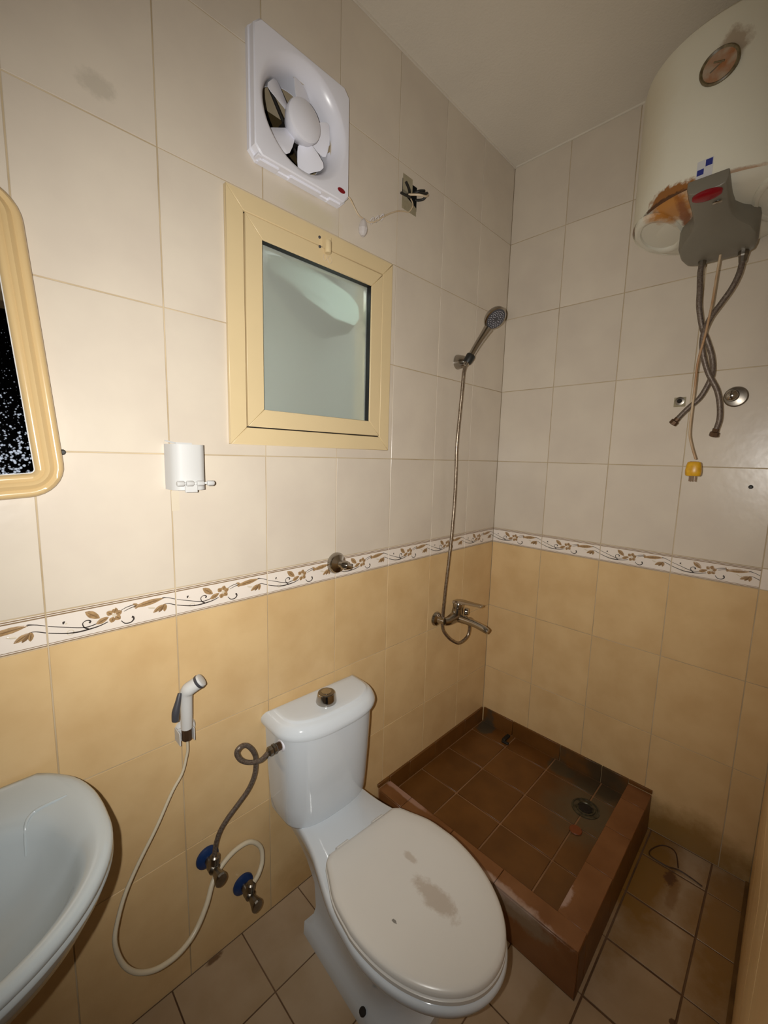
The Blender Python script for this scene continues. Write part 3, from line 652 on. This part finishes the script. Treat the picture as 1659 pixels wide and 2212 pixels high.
for rad, n_ in ((.012,8),(.019,14),(.026,20),(.033,24)):
    for k in range(n_):
        t = 2*math.pi*k/n_ + rad*40; nz.lathe(hc+a_*.0122+u_*rad*math.cos(t)+v_*rad*math.sin(t), a_, [(.0013,0),(.0009,.002)], 5)
no = nz.build('spray_nozzles', 'white_pl', hs); no.parent = face; no['kind'] = 'stuff'
M['chrome_h'] = mat('spiral_hose', (0.40, 0.33, 0.25), 0.28, 0.9, c2=(0.22, 0.17, 0.13), vscale=120)
ho = MB().tube([(-.392,-.052,1.858),(-.397,-.049,1.83),(-.397,-.046,1.772),(-.397,-.040,1.672),(-.402,-.036,1.54),(-.397,-.034,1.435),(-.394,-.032,1.306),(-.405,-.033,1.151),(-.423,-.034,1.004),(-.437,-.034,.88),(-.444,-.034,.755),(-.424,-.050,.704),(-.38,-.062,.668),(-.345,-.066,.657),(-.305,-.072,.672),(-.290,-.074,.70),(-.290,-.074,.735)], .0070, 12, 6).build('shower_hose', 'chrome_h', None, smooth_=60)
tag(ho, 'long brown chrome shower hose looping from mixer up to the hand shower', 'hose')
mx_ = thing('shower_mixer', (-.375, 0, .78), 'chrome wall mixer tap with lever in the shower corner', 'tap')
for x in (-.4496, -.3): MB().lathe((x,0,.779), (0,-1,0), [(.031,0),(.032,.004),(.028,.014),(.016,.020),(.013,.035),(.013,.05)], 28).build('flange', 'chrome', mx_, smooth_=35)
bd = MB(); bd.tube([(-.4496,-.048,.779),(-.43,-.055,.779),(-.40,-.058,.785),(-.375,-.060,.790),(-.35,-.058,.785),(-.32,-.055,.779),(-.3,-.048,.779)], [.017,.019,.023,.026,.023,.019,.017], 20, 4)
bd.lathe((-.375,-.060,.780), (0,-.08,1), [(.024,0),(.0245,.035),(.023,.042),(.022,.048)], 24); bd.build('body', 'chrome', mx_, smooth_=45)
MB().tube([(-.375,-.070,.782),(-.375,-.11,.782),(-.375,-.155,.780),(-.374,-.200,.772),(-.374,-.218,.766)], [.020,.017,.0145,.0145,.012], 14, 4).build('spout', 'chrome', mx_, smooth_=50)
MB().lathe((-.375,-.064,.828), (0,-.08,1), [(.0225,0),(.0235,.004),(.0235,.020),(.019,.028),(.010,.030)], 24).build('cartridge_cap', 'chrome', mx_, smooth_=35)
lv = MB(); rg = []
for y, wd, z, th_ in ((-.045,.020,.854,.014),(-.075,.020,.860,.013),(-.11,.016,.863,.011),(-.15,.013,.865,.010),(-.185,.012,.867,.009)):
    rg.append([(-.375-wd, y, z-th_/2), (-.375+wd, y, z-th_/2), (-.375+wd*.8, y, z+th_/2), (-.375-wd*.8, y, z+th_/2)])
lv.loft(rg); lv.build('lever', 'chrome', mx_, bevel=.0015)
MB().lathe((-.352,-.085,.812), (.5,-1,0), [(.016,0),(.017,.006),(.014,.016),(.006,.018)], 18).build('diverter_knob', 'chrome', mx_, smooth_=35)
MB().lathe((-.290,-.074,.738), (0,.1,1), [(.011,-.012),(.011,.0),(.013,.004),(.013,.022)], 12).build('hose_nut', 'chrome', mx_, smooth_=35)

# ------------------------------------------------------------------ bidet sprayer
sh = thing('sprayer_holder', (-1.515, 0, .765), 'white plastic wall holder under the bidet sprayer', 'bracket')
MB().lathe((-1.514,0,.763), (0,-1,0), [(.026,0),(.026,.005),(.022,.012),(.012,.016)], 28).build('plate', 'white_pl2', sh, smooth_=35)
MB().box((-1.541,-.040,.742),(-1.5375,-.004,.776)).box((-1.5375,-.022,.742),(-1.503,-.016,.776)).box((-1.506,-.040,.742),(-1.503,-.022,.776)).build('cup', 'white_pl2', sh, bevel=.001)
sp = thing('bidet_sprayer', (-1.523, -.038, .74), 'white hand held bidet sprayer with a grey trigger', 'sprayer')
MB().tube([(-1.5225,-.038,.785),(-1.5225,-.041,.82),(-1.523,-.044,.86),(-1.523,-.047,.882),(-1.519,-.051,.893),(-1.508,-.056,.901),(-1.499,-.060,.907)], [.0135,.0140,.0145,.0150,.0170,.0165,.0165], 18, 5).build('body', 'white_pl2', sp, smooth_=60)
dr = Vector((.55,-.3,.45)).normalized(); tip = Vector((-1.498,-.0605,.908))
MB().lathe(tip, dr, [(.0170,-.002),(.0178,.0),(.0178,.004),(.0170,.005)], 24).build('grey_ring', 'dgrey', sp, smooth_=30)
MB().lathe(tip+dr*.005, dr, [(.0168,0),(.0162,.005),(.012,.0065),(.001,.007)], 24).build('nozzle', 'white_pl2', sp, smooth_=30)
MB().tube([(-1.540,-.052,.892),(-1.546,-.056,.874),(-1.553,-.058,.850),(-1.555,-.058,.828)], [.0045,.0065,.0090,.0080], 10, 4).build('trigger', 'dgrey', sp, smooth_=60)
MB().lathe((-1.5225,-.037,.752), (0,0,1), [(.0115,0),(.0125,.006),(.0125,.030),(.0135,.036)], 8).build('brown_nut', 'copper', sp)
bh = MB().tube([(-1.522,-.037,.752),(-1.521,-.034,.72),(-1.524,-.032,.70),(-1.536,-.032,.66),(-1.563,-.033,.622),(-1.604,-.041,.556),(-1.648,-.049,.496),(-1.681,-.06,.448),(-1.702,-.072,.402),(-1.711,-.081,.366),(-1.705,-.085,.318),(-1.689,-.089,.276),(-1.662,-.09,.241),(-1.624,-.09,.218),(-1.577,-.087,.213),(-1.534,-.076,.226),(-1.497,-.060,.261),(-1.469,-.040,.297),(-1.434,-.028,.317),(-1.392,-.022,.327),(-1.349,-.022,.321),(-1.318,-.026,.284),(-1.318,-.036,.245),(-1.335,-.046,.222),(-1.351,-.048,.208)],
   [.0032,.0036,.0045,.0055,.0065,.0068,.0068,.0068], 12, 5).build('bidet_hose', 'hose_w', None, smooth_=60)
tag(bh, 'cream plastic hose looping from the lower angle valve up to the bidet sprayer', 'hose')

# angle valves with blue flanges
def angle_valve(x, z, label, rotz=0):
    t = thing('angle_valve', (x, 0, z), label, 'valve', 'angle valves on the wall beside the toilet')
    MB().lathe((x,0,z), (0,-1,0), [(.031,0),(.032,.003),(.031,.007),(.022,.013),(.014,.015)], 28).build('blue_flange', 'blue', t, smooth_=35)
    MB().lathe((x,-.012,z), (0,-1,0), [(.0125,0),(.0125,.02),(.0155,.022),(.0155,.040),(.012,.043),(.010,.048)], 18).lathe((x,-.046,z), (.12,0,1), [(.011,0),(.011,.016),(.0135,.018),(.0135,.034),(.010,.038)], 14).build('body', 'chrome_d', t, smooth_=35)
    k = MB(); rg_ = []
    c0 = Vector((x,-.055,z)); axd = Vector((.05,-1,-.15)).normalized()
    k.lathe(c0, axd, [(.011,0),(.013,.004),(.017,.018),(.0225,.031),(.021,.036),(.010,.037)], 12, sx=.75); k.build('knob', 'chrome_d', t, smooth_=30)
    return t
angle_valve(-1.4688, .343, 'upper angle valve with a blue wall flange and the braided tank hose')
angle_valve(-1.3652, .173, 'lower angle valve with a blue wall flange and the cream bidet hose')
so = MB().tube([(-1.4655,-.046,.372),(-1.463,-.046,.403),(-1.452,-.048,.44),(-1.432,-.051,.47),(-1.399,-.056,.503),(-1.371,-.061,.534),(-1.355,-.067,.574),(-1.353,-.072,.624),(-1.367,-.082,.664),(-1.392,-.093,.699),(-1.412,-.098,.705),(-1.419,-.095,.690),(-1.408,-.095,.665),(-1.385,-.098,.647),(-1.352,-.098,.636),(-1.326,-.09,.639)], .0062, 12, 6).build('tank_supply_hose', 'braid', None, smooth_=60)
tag(so, 'grey braided hose with a loop feeding the toilet tank', 'hose')

# ------------------------------------------------------------------ toilet
TX = -1.116
toi = thing('toilet', (TX, 0, 0), 'white close coupled toilet with its lid down', 'toilet')
def yrot(p, ang):    # turn about the vertical through the toilet's back centre
    a = R(ang); x, y = p[0]-TX, p[1]; return (TX+x*math.cos(a)-y*math.sin(a), x*math.sin(a)+y*math.cos(a), p[2])
def outline(tab, z, n=26, ins=0.0, ang=-3.2):
    """tab = (rear [(y, half width) ...], front y, squareness): hermite sides, then a superellipse nose"""
    rear, yf, ex = tab
    ym, hm = rear[-1]; y0_ = rear[0][0]; half = []
    for k in range(n//2):
        y = y0_+(ym-y0_)*k/(n//2); half.append((max(hermite([(-t[0], t[1]) for t in rear], -y), 0), y))
    for k in range(n+1):
        t = math.pi/2*k/n
        half.append((hm*max(math.cos(t), 0)**(2/ex), ym+(yf-ym)*math.sin(t)**(2/ex)))
    half[-1] = (0.0, yf)
    hwm = max(h for h, _ in half); hl = (y0_-yf)/2; cy = (y0_+yf)/2
    half = [(h*(1-ins/hwm), cy+(y-cy)*(1-ins/hl)) for h, y in half]
    pts = [(TX+h, y) for h, y in half] + [(TX-h, y) for h, y in half[-2::-1]]
    return [yrot((p[0], p[1], z), ang) for p in pts]
rimT = ([(-.035,.118),(-.14,.122),(-.22,.134),(-.30,.158),(-.38,.180),(-.48,.190)], -.742, 2.0)
def bowl_tab(yb, yf, sc_, flat=0.0):
    o = []
    for y, hw in rimT[0]:
        s_ = (y+.035)/(-.742+.035); yy = yb+(yf-yb)*s_
        o.append((yy, hw*sc_*(1-flat)+flat*.11))
    return (o, yf, 2.0+flat*.8)
B = MB()
secs = [(0.0,-.14,-.56,.6,1.0,0),(0.045,-.14,-.56,.6,1.0,.002),(0.055,-.15,-.55,.6,.9,.012),(0.11,-.16,-.54,.58,.75,.014),(.18,-.15,-.56,.62,.5,.010),(.24,-.12,-.61,.74,.25,.004),(.29,-.09,-.665,.86,.1,0),(.325,-.05,-.715,.95,0,0),(.345,-.035,-.736,.99,0,0),(.362,-.035,-.742,1,0,0),(.370,-.035,-.742,1,0,.003),(.374,-.035,-.742,1,0,.010)]
B.loft([outline(bowl_tab(yb, yf, s_, fl_), z, ins=i_) for z, yb, yf, s_, fl_, i_ in secs])
B.build('bowl', 'cer', toi, smooth_=60)
seatT = ([(-.285,.118),(-.290,.131),(-.33,.150),(-.39,.175),(-.47,.186)], -.735, 2.05)
S = MB(); S.loft([outline(seatT, .3745, ins=.004), outline(seatT, .377, ins=-.001), outline(seatT, .386, ins=-.001), outline(seatT, .389, ins=.004)]); S.build('seat_ring', 'seat', toi, smooth_=45)
S = MB(); S.loft([outline(seatT, .3905, ins=.005), outline(seatT, .393, ins=.0), outline(seatT, .402, ins=.0005), outline(seatT, .4065, ins=.004), outline(seatT, .4095, ins=.014), outline(seatT, .4115, ins=.045), outline(seatT, .412, ins=.08)]); S.build('lid', 'seat', toi, smooth_=45)
for s_ in (-1, 1): 
    a, b_ = yrot((TX+s_*.065-.02, -.278, 0), -3.2), yrot((TX+s_*.065+.02, -.278, 0), -3.2)
    MB().tube([(a[0], a[1], .385), (b_[0], b_[1], .385)], .009, 12, 1).build('hinge', 'seat', toi, smooth_=50)
# tank
TA = -1.6
tankT = ([(-.004,.166),(-.04,.166),(-.07,.165)], -.176, 2.7)
tankB = ([(-.010,.150),(-.04,.150),(-.07,.149)], -.164, 2.9)
def tk(z, f, ins=0): return outline(([(a[0]*(1-f)+b_[0]*f, a[1]*(1-f)+b_[1]*f) for a, b_ in zip(tankB[0], tankT[0])], tankB[1]*(1-f)+tankT[1]*f, 2.8), z, ins=ins, ang=TA)
MB().loft([tk(.366,0,.010), tk(.370,0,.003), tk(.378,0), tk(.43,.25), tk(.52,.6), tk(.60,.85), tk(.672,1)]).build('tank', 'cer', toi, smooth_=50)
lidT = ([(-.003,.180),(-.04,.181),(-.07,.181)], -.190, 2.6)
def tl(z, ins): return outline(lidT, z, ins=ins, ang=TA)
MB().loft([tl(.672,.006), tl(.674,.001), tl(.682,-.001), tl(.690,.001), tl(.700,.006), tl(.708,.012), tl(.7125,.018), tl(.7145,.024), tl(.7165,.027), tl(.7195,.030), tl(.7205,.034), tl(.7210,.05)]).build('tank_lid', 'cer', toi, smooth_=40)
bx, by = -1.130, -.105
MB().lathe((bx,by,.7205), (0,0,1), [(.0315,0),(.032,.003),(.0305,.012),(.0275,.026),(.0265,.030),(.0255,.031)], 36).build('flush_button', 'chrome', toi, smooth_=30)
bb_ = MB().lathe((bx,by,.7505), (0,0,1), [(.0250,0),(.0245,.0025),(.0235,.003)], 36).build('button_top', 'chrome_d', toi, smooth_=30)
MB().lathe((bx,by,.7530), (0,0,1), [(.016,0),(.0155,.002),(.001,.0025)], 30).build('small_button', 'chrome', toi, smooth_=30)
MB().lathe((-1.280,-.088,.640), (-1,.02,0), [(.018,-.012),(.018,.0),(.016,.003)], 20).build('inlet_boss', 'white_pl', toi, smooth_=30)
MB().lathe((-1.283,-.088,.640), (-1,.02,0), [(.012,0),(.012,.012)], 8).build('inlet_nut_dark', 'copper', toi)
MB().lathe((-1.296,-.088,.640), (-1,.0,-.05), [(.0125,0),(.0145,.003),(.0145,.011),(.0115,.012),(.0135,.015),(.0135,.024),(.0095,.028)], 8).build('inlet_nut', 'chrome_d', toi)
MB().lathe(yrot((TX-.108,-.43,.052), -3.2), (-.25,0,1), [(.009,-.004),(.009,.004),(.006,.006)], 12).build('floor_bolt', 'darkhole', toi, smooth_=40)

# ------------------------------------------------------------------ wash basin
SX = -1.98
bas = thing('wash_basin', (SX, 0, .55), 'white wall hung wash basin at the lower left', 'sink')
bT = ([(-.003,.170),(-.025,.193),(-.07,.225),(-.125,.243),(-.18,.250),(-.23,.251)], -.462, 2.0)
def bo(tab, z, ins=0, n=28):
    global TX
    old = TX; TX = SX; r_ = outline(tab, z, n, ins, 0); TX = old; return r_
cav = ([(-.105,.05),(-.120,.120),(-.16,.170),(-.25,.196)], -.430, 2.0)
def lerp(a, b_, f, z): return [(p[0]*(1-f)+q_[0]*f, p[1]*(1-f)+q_[1]*f, z) for p, q_ in zip(a, b_)]
c0 = bo(cav, .788)
def shrink(r_, f, z):
    cx = SX; cy = -.255; return [(cx+(p[0]-cx)*f, cy+(p[1]-cy)*f, z) for p in r_]
def under(f, z):
    o = []
    for p in bo(bT, z): o.append((SX+(p[0]-SX)*f, p[1]*(f if p[1] < -.05 else 1), z))
    return o
MB().loft([under(.30,.60), under(.55,.625), under(.78,.665), under(.92,.715), under(.975,.755), bo(bT,.772,.003), bo(bT,.778,.0), bo(bT,.785,.004), bo(bT,.789,.0), bo(bT,.797,.0), bo(bT,.803,.004), bo(bT,.804,.012), lerp(bo(bT,.8,.020), c0, .0, .8035), lerp(bo(bT,.8,.022), c0, .3, .800), lerp(bo(bT,.8,.022), c0, .65, .793), lerp(bo(bT,.8,.022), c0, .9, .784), shrink(c0,.99,.776), shrink(c0,.95,.760), shrink(c0,.88,.738), shrink(c0,.78,.716), shrink(c0,.65,.698), shrink(c0,.48,.684), shrink(c0,.28,.676), shrink(c0,.10,.673)]).build('basin', 'basin_cer', bas, smooth_=70)
MB().lathe((SX,-.255,.672), (0,0,1), [(.02,0),(.021,.003),(.012,.001)], 20).build('drain', 'chrome', bas, smooth_=40)
from mathutils.bvhtree import BVHTree
bo_ = [o for o in bas.children if o.name.startswith('basin')][0]
bvh = BVHTree.FromPolygons([tuple(v.co) for v in bo_.data.vertices], [tuple(p.vertices) for p in bo_.data.polygons])
def on_basin(x, y):
    h = bvh.ray_cast(Vector((x-SX, y, 1.0)), Vector((0, 0, -1)))[0]; return (x, y, h.z+.55)
MB().tube([on_basin(-1.778,-.116), on_basin(-1.795,-.112), on_basin(-1.815,-.109), on_basin(-1.832,-.110), on_basin(-1.843,-.125), on_basin(-1.847,-.150)], [.0012,.0030,.0034,.0030,.0012], 8, 4).build('soap_ledge', 'basin_cer', bas, smooth_=60)
MB().tube([(SX,-.21,.61),(SX,-.21,.50),(SX,-.20,.42),(SX,-.10,.40),(SX,-.001,.40)], .018, 14, 5).build('waste_pipe', 'dgrey', bas, smooth_=60)

# ------------------------------------------------------------------ shower tray (raised tiled basin)
tr = thing('shower_tray', (-TR/2, -TR/2, 0), 'raised shower tray clad in brown square tiles, with a curb', 'shower tray')
CT = .155; FZ = .092; IX, IY = -.725, -.705
MB().box((-TR+.004,-TR+.004,0), (-.003,-.003,FZ)).box((-TR+.004,-TR+.004,FZ),(IX-.004,-.003,CT-.005)).box((IX-.004,-TR+.004,FZ),(-.003,IY-.004,CT-.005)).build('tray_core', 'tray_grout', tr)
def brick(x0,x1,y0,y1,z0,z1,m,name='tile'):
    return MB().box((x0,y0,z0),(x1,y1,z1)).build(name, m, tr, bevel=.0012, bseg=1)
gx = [-.011,-.115,-.318,-.520,IX]; gy = [-.011,-.2,-.404,-.606,IY]; g = .0030
for i in range(4):
    for j in range(4):
        if (i, j) == (1, 2) or True:
            z = FZ+.004+random.uniform(0,.0006)
            brick(gx[i+1]+g, gx[i]-g, gy[j+1]+g, gy[j]-g, FZ, z, 'tray_tile')
# wall skirting tiles inside the tray
cuts = [-.011,-.18,-.42,-.60]
for k in range(4):
    a = cuts[k]; bx_ = cuts[k+1] if k < 3 else IX; by_ = cuts[k+1] if k < 3 else IY
    brick(-.0095,-.0005, by_+.0015, a-.0015, FZ, CT+.016, 'tray_tile', 'skirting_tile')
    brick(bx_+.0015, a-.0015, -.0095,-.0005, FZ, CT+.016, 'tray_tile', 'skirting_tile')
brick(-.0095,-.0005, -TR, IY-.0005, CT+.0012, CT+.016, 'curb_dark', 'skirting_tile')
brick(-TR, IX-.0005, -.0095,-.0005, CT+.0012, CT+.016, 'curb_dark', 'skirting_tile')
# curb tops
c1 = [-.0105,-.115,-.345,-.545,-TR]
ly = [-.0105,-.13,-.33,-.53,-TR]
for k, (a, b_) in enumerate(zip(ly, ly[1:])):
    up = .004 if k == 3 else 0
    brick(-TR, IX, b_+.001, a-.001, CT-.006, CT+random.uniform(0,.001)+up*.5, 'curb_tile', 'curb_tile')
rx = [-.0105,-.115,-.30,-.50,IX-.0]
for k, (a, b_) in enumerate(zip(rx, rx[1:])):
    brick(b_+.001, a-.001, -TR, IY, CT-.006, CT+random.uniform(0,.001), 'curb_tile', 'curb_tile')
# curb inner and outer faces
for a, b_ in zip(ly, ly[1:]):
    brick(-TR, -TR+.006, max(b_+.001, -TR+.0015), a-.001, .001, CT-.0065, 'curb_tile', 'curb_face_tile')
    if a > IY: brick(IX-.0045, IX, max(b_, IY)+.001, a-.001, FZ, CT-.0065, 'tray_tile', 'curb_face_tile')
for a, b_ in zip(rx, rx[1:]+[]):
    brick(max(b_+.001, -TR+.0075), a-.001, -TR, -TR+.006, .001, CT-.0065, 'curb_dark', 'curb_face_tile')
    brick(max(b_, IX)+.0015, a-.001, IY-.0045, IY, FZ, CT-.0065, 'tray_tile', 'curb_face_tile')
brick(-TR+.0075, IX-.001, -TR, -TR+.006, .001, CT-.0065, 'curb_dark', 'curb_face_tile')
# drain
dr_ = MB().lathe((-.205,-.607,FZ+.004), (0,0,1), [(.052,0),(.052,.0025),(.046,.0035),(.045,.001),(.036,.001),(.035,.0035),(.029,.0035),(.027,.0005),(.001,.0003)], 40).build('drain', 'drainm', tr, smooth_=30)
c = MB().lathe((-.205,-.607,FZ+.0045), (0,0,1), [(.026,0),(.026,.002),(.018,.004),(.001,.004)], 8).build('drain_hole', 'darkhole', tr)
tag(MB().lathe((-.338,-.618,FZ+.005), (0,0,1), [(.022,0),(.023,.002),(.021,.004),(.001,.0045)], 24).build('disc', 'orange', None, smooth_=40), 'small round orange disc lying beside the shower drain', 'disc')
ck = MB().box((-.085,-.183,FZ+.005),(-.03,-.165,FZ+.017)).box((-.098,-.205,FZ+.005),(-.083,-.170,FZ+.015)).build('debris', 'black', None, bevel=.003)
tag(ck, 'small black broken clip lying in the back corner of the shower tray', 'debris')

# wire loop on the floor
wl = MB().tube([(-.120,-.913,.004),(-.089,-.898,.03),(-.076,-.875,.03),(-.082,-.846,.02),(-.119,-.823,.008),(-.141,-.831,.005),(-.142,-.881,.004),(-.128,-.914,.004),(-.129,-.949,.004),(-.138,-.987,.004)], .0022, 7, 5).build('wire_loop', 'wirem', None)
tag(wl, 'thin brown wire bent in a loop on the floor near the right wall', 'wire')

# ------------------------------------------------------------------ water heater
hR, hX, hY, z0, z1 = .233, -.243, -.832, 2.205, 2.600
wh = thing('water_heater', (hX, hY, z0), 'cream cylindrical water heater with rust stains under the ceiling', 'water heater')
MB().lathe((hX,hY,0), (0,0,1), [(hR-.012,z0+.010),(hR-.004,z0-.002),(hR,z0+.002),(hR,z0+.02),(hR,z1-.03),(hR-.004,z1-.012),(hR-.016,z1),(hR-.08,z1+.02),(.001,z1+.03)], 72).build('body', 'heater', wh, smooth_=30)
cp = MB(); cp.lathe((hX,hY,0), (0,0,1), [(hR-.006,z0+.004),(hR-.016,z0-.006),(hR-.04,z0-.012),(.12,z0-.018),(.001,z0-.020)], 72); cp.build('bottom_cap', 'heater_cap', wh, smooth_=40)
for s_ in (-1, 1):
    c = (hX-.04, -.819+s_*.139, z0-.009)
    MB().lathe(c, (0,0,-1), [(.062,0),(.061,.010),(.055,.014),(.048,.012),(.045,.006),(.001,.005)], 40, sx=2.2, up=(0,1,0)).build('cap_boss', 'heater_cap', wh, smooth_=40)
# grey cover: neck at the front, wide wings at the back
cv = MB(); rg = []
for x, hw, zl in ((-.484,.036,2.188),(-.482,.043,2.176),(-.45,.044,2.168),(-.40,.043,2.158),(-.36,.045,2.150),(-.33,.058,2.142),(-.30,.080,2.132),(-.275,.092,2.118),(-.24,.092,2.108),(-.20,.086,2.106),(-.17,.07,2.112)):
    zt_ = 2.2105 if x < -.47 else 2.200
    cr = min(.016, hw*.4)
    yc_ = -.824
    sec = [(x,yc_-hw,zt_),(x,yc_-hw,zl+cr),(x,yc_-hw+cr*.3,zl+cr*.3),(x,yc_-hw+cr,zl),(x,yc_+hw-cr,zl),(x,yc_+hw-cr*.3,zl+cr*.3),(x,yc_+hw,zl+cr),(x,yc_+hw,zt_)]
    rg.append(sec)
cv.loft(rg); cv.build('cover', 'cover', wh, smooth_=35, bevel=.003)
MB().lathe((-.470,-.824,2.169), (-.25,0,-1), [(.017,-.004),(.0165,.002),(.012,.0045),(.001,.005)], 28, sx=.62*3.4 if False else 1.9, up=(1,0,0)).build('red_lamp', 'red', wh, smooth_=40)
MB().lathe((-.435,-.842,2.163), (-.1,0,-1), [(.006,0),(.006,.003),(.004,.004)], 14, sx=1.8, up=(1,0,0)).build('clear_lamp', 'chrome', wh, smooth_=40)
# thermometer
ga = R(177); gn = Vector((math.cos(ga), math.sin(ga), 0)); gc = Vector((hX,hY,2.464)) + gn*(hR-.003)
MB().lathe(gc, gn, [(.041,0),(.041,.006),(.038,.008),(.034,.005)], 36).build('gauge_ring', 'gring', wh, smooth_=30)
gd = MB().lathe(gc, gn, [(.0345,.002),(.034,.005),(.001,.0052)], 36).build('gauge_dial', 'dial', wh, smooth_=30)
tt = Vector((-gn.y, gn.x, 0)); nd = MB(); o_ = gc+gn*.0058
nd.tube([o_-tt*.018+Vector((0,0,-.008)), o_+tt*.004+Vector((0,0,.004))], .0012, 6, 1); nd.tube([o_-tt*.012+Vector((0,0,.012)), o_+tt*.010+Vector((0,0,.004))], .002, 6, 1)
n_o = nd.build('needle', 'gring', wh); n_o.parent = gd
# sticker with four squares
sa = R(175.4); hgt = .040; wdt = .034/hR
def cyl(a, z, off=.0006): return (hX+(hR+off)*math.cos(a), hY+(hR+off)*math.sin(a), z)
def cpatch(a0, a1, za, zb, off, m, name, n=6):
    vs_ = []; 
    for k in range(n+1):
        a = a0+(a1-a0)*k/n
        vs_ += [cyl(a, za, off), cyl(a, zb, off), cyl(a, zb, off-.0004), cyl(a, za, off-.0004)]
    rr_ = [vs_[4*k:4*k+4] for k in range(n+1)]
    return MB().loft(rr_).build(name, m, wh)
cpatch(sa-wdt/2, sa+wdt/2, 2.212, 2.256, .0008, 'sticker', 'sticker')
cpatch(sa-wdt*.46, sa-wdt*.04, 2.222, 2.2355, .0012, 'navy', 'sticker_square'); cpatch(sa+wdt*.04, sa+wdt*.46, 2.2385, 2.254, .0012, 'navy', 'sticker_square')
# pipe stubs under the cover
for y, z in ((-.785,2.128),(-.883,2.112)):
    MB().lathe((-.21,y,z), (0,0,-1), [(.010,-.025),(.010,-.002),(.013,.0),(.013,.016),(.011,.02),(.0095,.035)], 10).build('pipe_nut', 'chrome_d', wh)
def flex(pts, label):
    o = thing('heater_hose', pts[0], label, 'hose', 'braided hoses under the heater')
    MB().tube(pts, .0078, 12, 6).build('braid', 'braid', o, smooth_=60)
    a = Vector(pts[-1]); d_ = (a-Vector(pts[-2])).normalized()
    MB().lathe(a, d_, [(.009,-.012),(.009,-.002),(.013,.0),(.013,.012),(.010,.014),(.009,.010)], 8).build('end_nut', 'copper', o)
flex([(-.21,-.785,2.100),(-.21,-.783,2.074),(-.21,-.787,2.021),(-.207,-.79,1.973),(-.196,-.802,1.913),(-.185,-.816,1.875),(-.173,-.831,1.83),(-.158,-.837,1.789),(-.144,-.832,1.757),(-.137,-.81,1.704),(-.134,-.779,1.67),(-.13,-.747,1.63)], 'braided heater hose whose free end points left')
flex([(-.21,-.883,2.085),(-.21,-.879,2.048),(-.21,-.866,2.009),(-.211,-.843,1.968),(-.215,-.823,1.931),(-.218,-.811,1.884),(-.213,-.814,1.832),(-.198,-.831,1.772),(-.184,-.857,1.718),(-.175,-.868,1.672),(-.167,-.871,1.626),(-.16,-.863,1.587)], 'braided heater hose whose free end points straight down')
pc = thing('heater_power_cord', (-.2,-.83,2.11), 'rusty pale power cord with a yellow plug hanging from the heater', 'power cord')
cpts = [(-.225,-.831,2.114),(-.224,-.828,2.056),(-.228,-.826,1.98),(-.235,-.825,1.952),(-.238,-.819,1.876),(-.232,-.808,1.802),(-.215,-.805,1.725),(-.200,-.802,1.658),(-.199,-.803,1.586),(-.194,-.811,1.546),(-.19,-.826,1.500)]
MB().tube(cpts, .0033, 8, 6).build('cord', 'cord', pc, smooth_=60)
px, py, pz = -.19, -.8235, 1.468
pl = MB(); rg = []
for z, hw, dp in ((1.493,.011,.008),(1.490,.018,.014),(1.480,.0205,.017),(1.462,.0225,.018),(1.450,.0215,.017),(1.446,.019,.015)):
    rg.append([(px+dp*math.cos(t)*(1.0), py+hw*(1 if math.sin(t)>0 else -1)*abs(math.sin(t))**.5+.0, z) for t in [2*math.pi*k/16 for k in range(16)]])
pl.loft(rg); pl.build('plug', 'yellow', pc, smooth_=40)
for dy in (-.008, .001, .008): MB().box((px-.003,py+dy-.0018,1.428),(px+.001,py+dy+.0018,1.4465)).build('pin', 'copper', pc)
# wall outlets behind the hoses
wo = thing('water_outlet', (0,-.7288,1.7115), 'square hole with a bare threaded water outlet in the wall', 'pipe outlet')
MB().box((-.0015,-.748,1.692),(-.0002,-.712,1.726)).build('hole_edge', 'cement', wo)
MB().lathe((0,-.7295,1.712), (-1,0,0), [(.014,.001),(.015,.004),(.010,.005)], 14).build('thread', 'chrome_d', wo, smooth_=30)
MB().lathe((0,-.7295,1.712), (-1,0,0), [(.0085,.0045),(.0075,.0055),(.001,.0056)], 12).build('hole', 'darkhole', wo)
wc = thing('capped_outlet', (0,-.885,1.717), 'chrome capped water outlet with round flange on the right wall', 'pipe cap')
MB().lathe((0,-.888,1.715), (-1,0,0), [(.034,.0),(.034,.002),(.030,.007),(.016,.010)], 32).build('flange', 'chrome_d', wc, smooth_=35)
MB().lathe((0,-.880,1.717), (-1,.0,0), [(.012,.008),(.0185,.012),(.0195,.026),(.016,.036),(.009,.041),(.001,.042)], 24).build('cap', 'chrome', wc, smooth_=35)
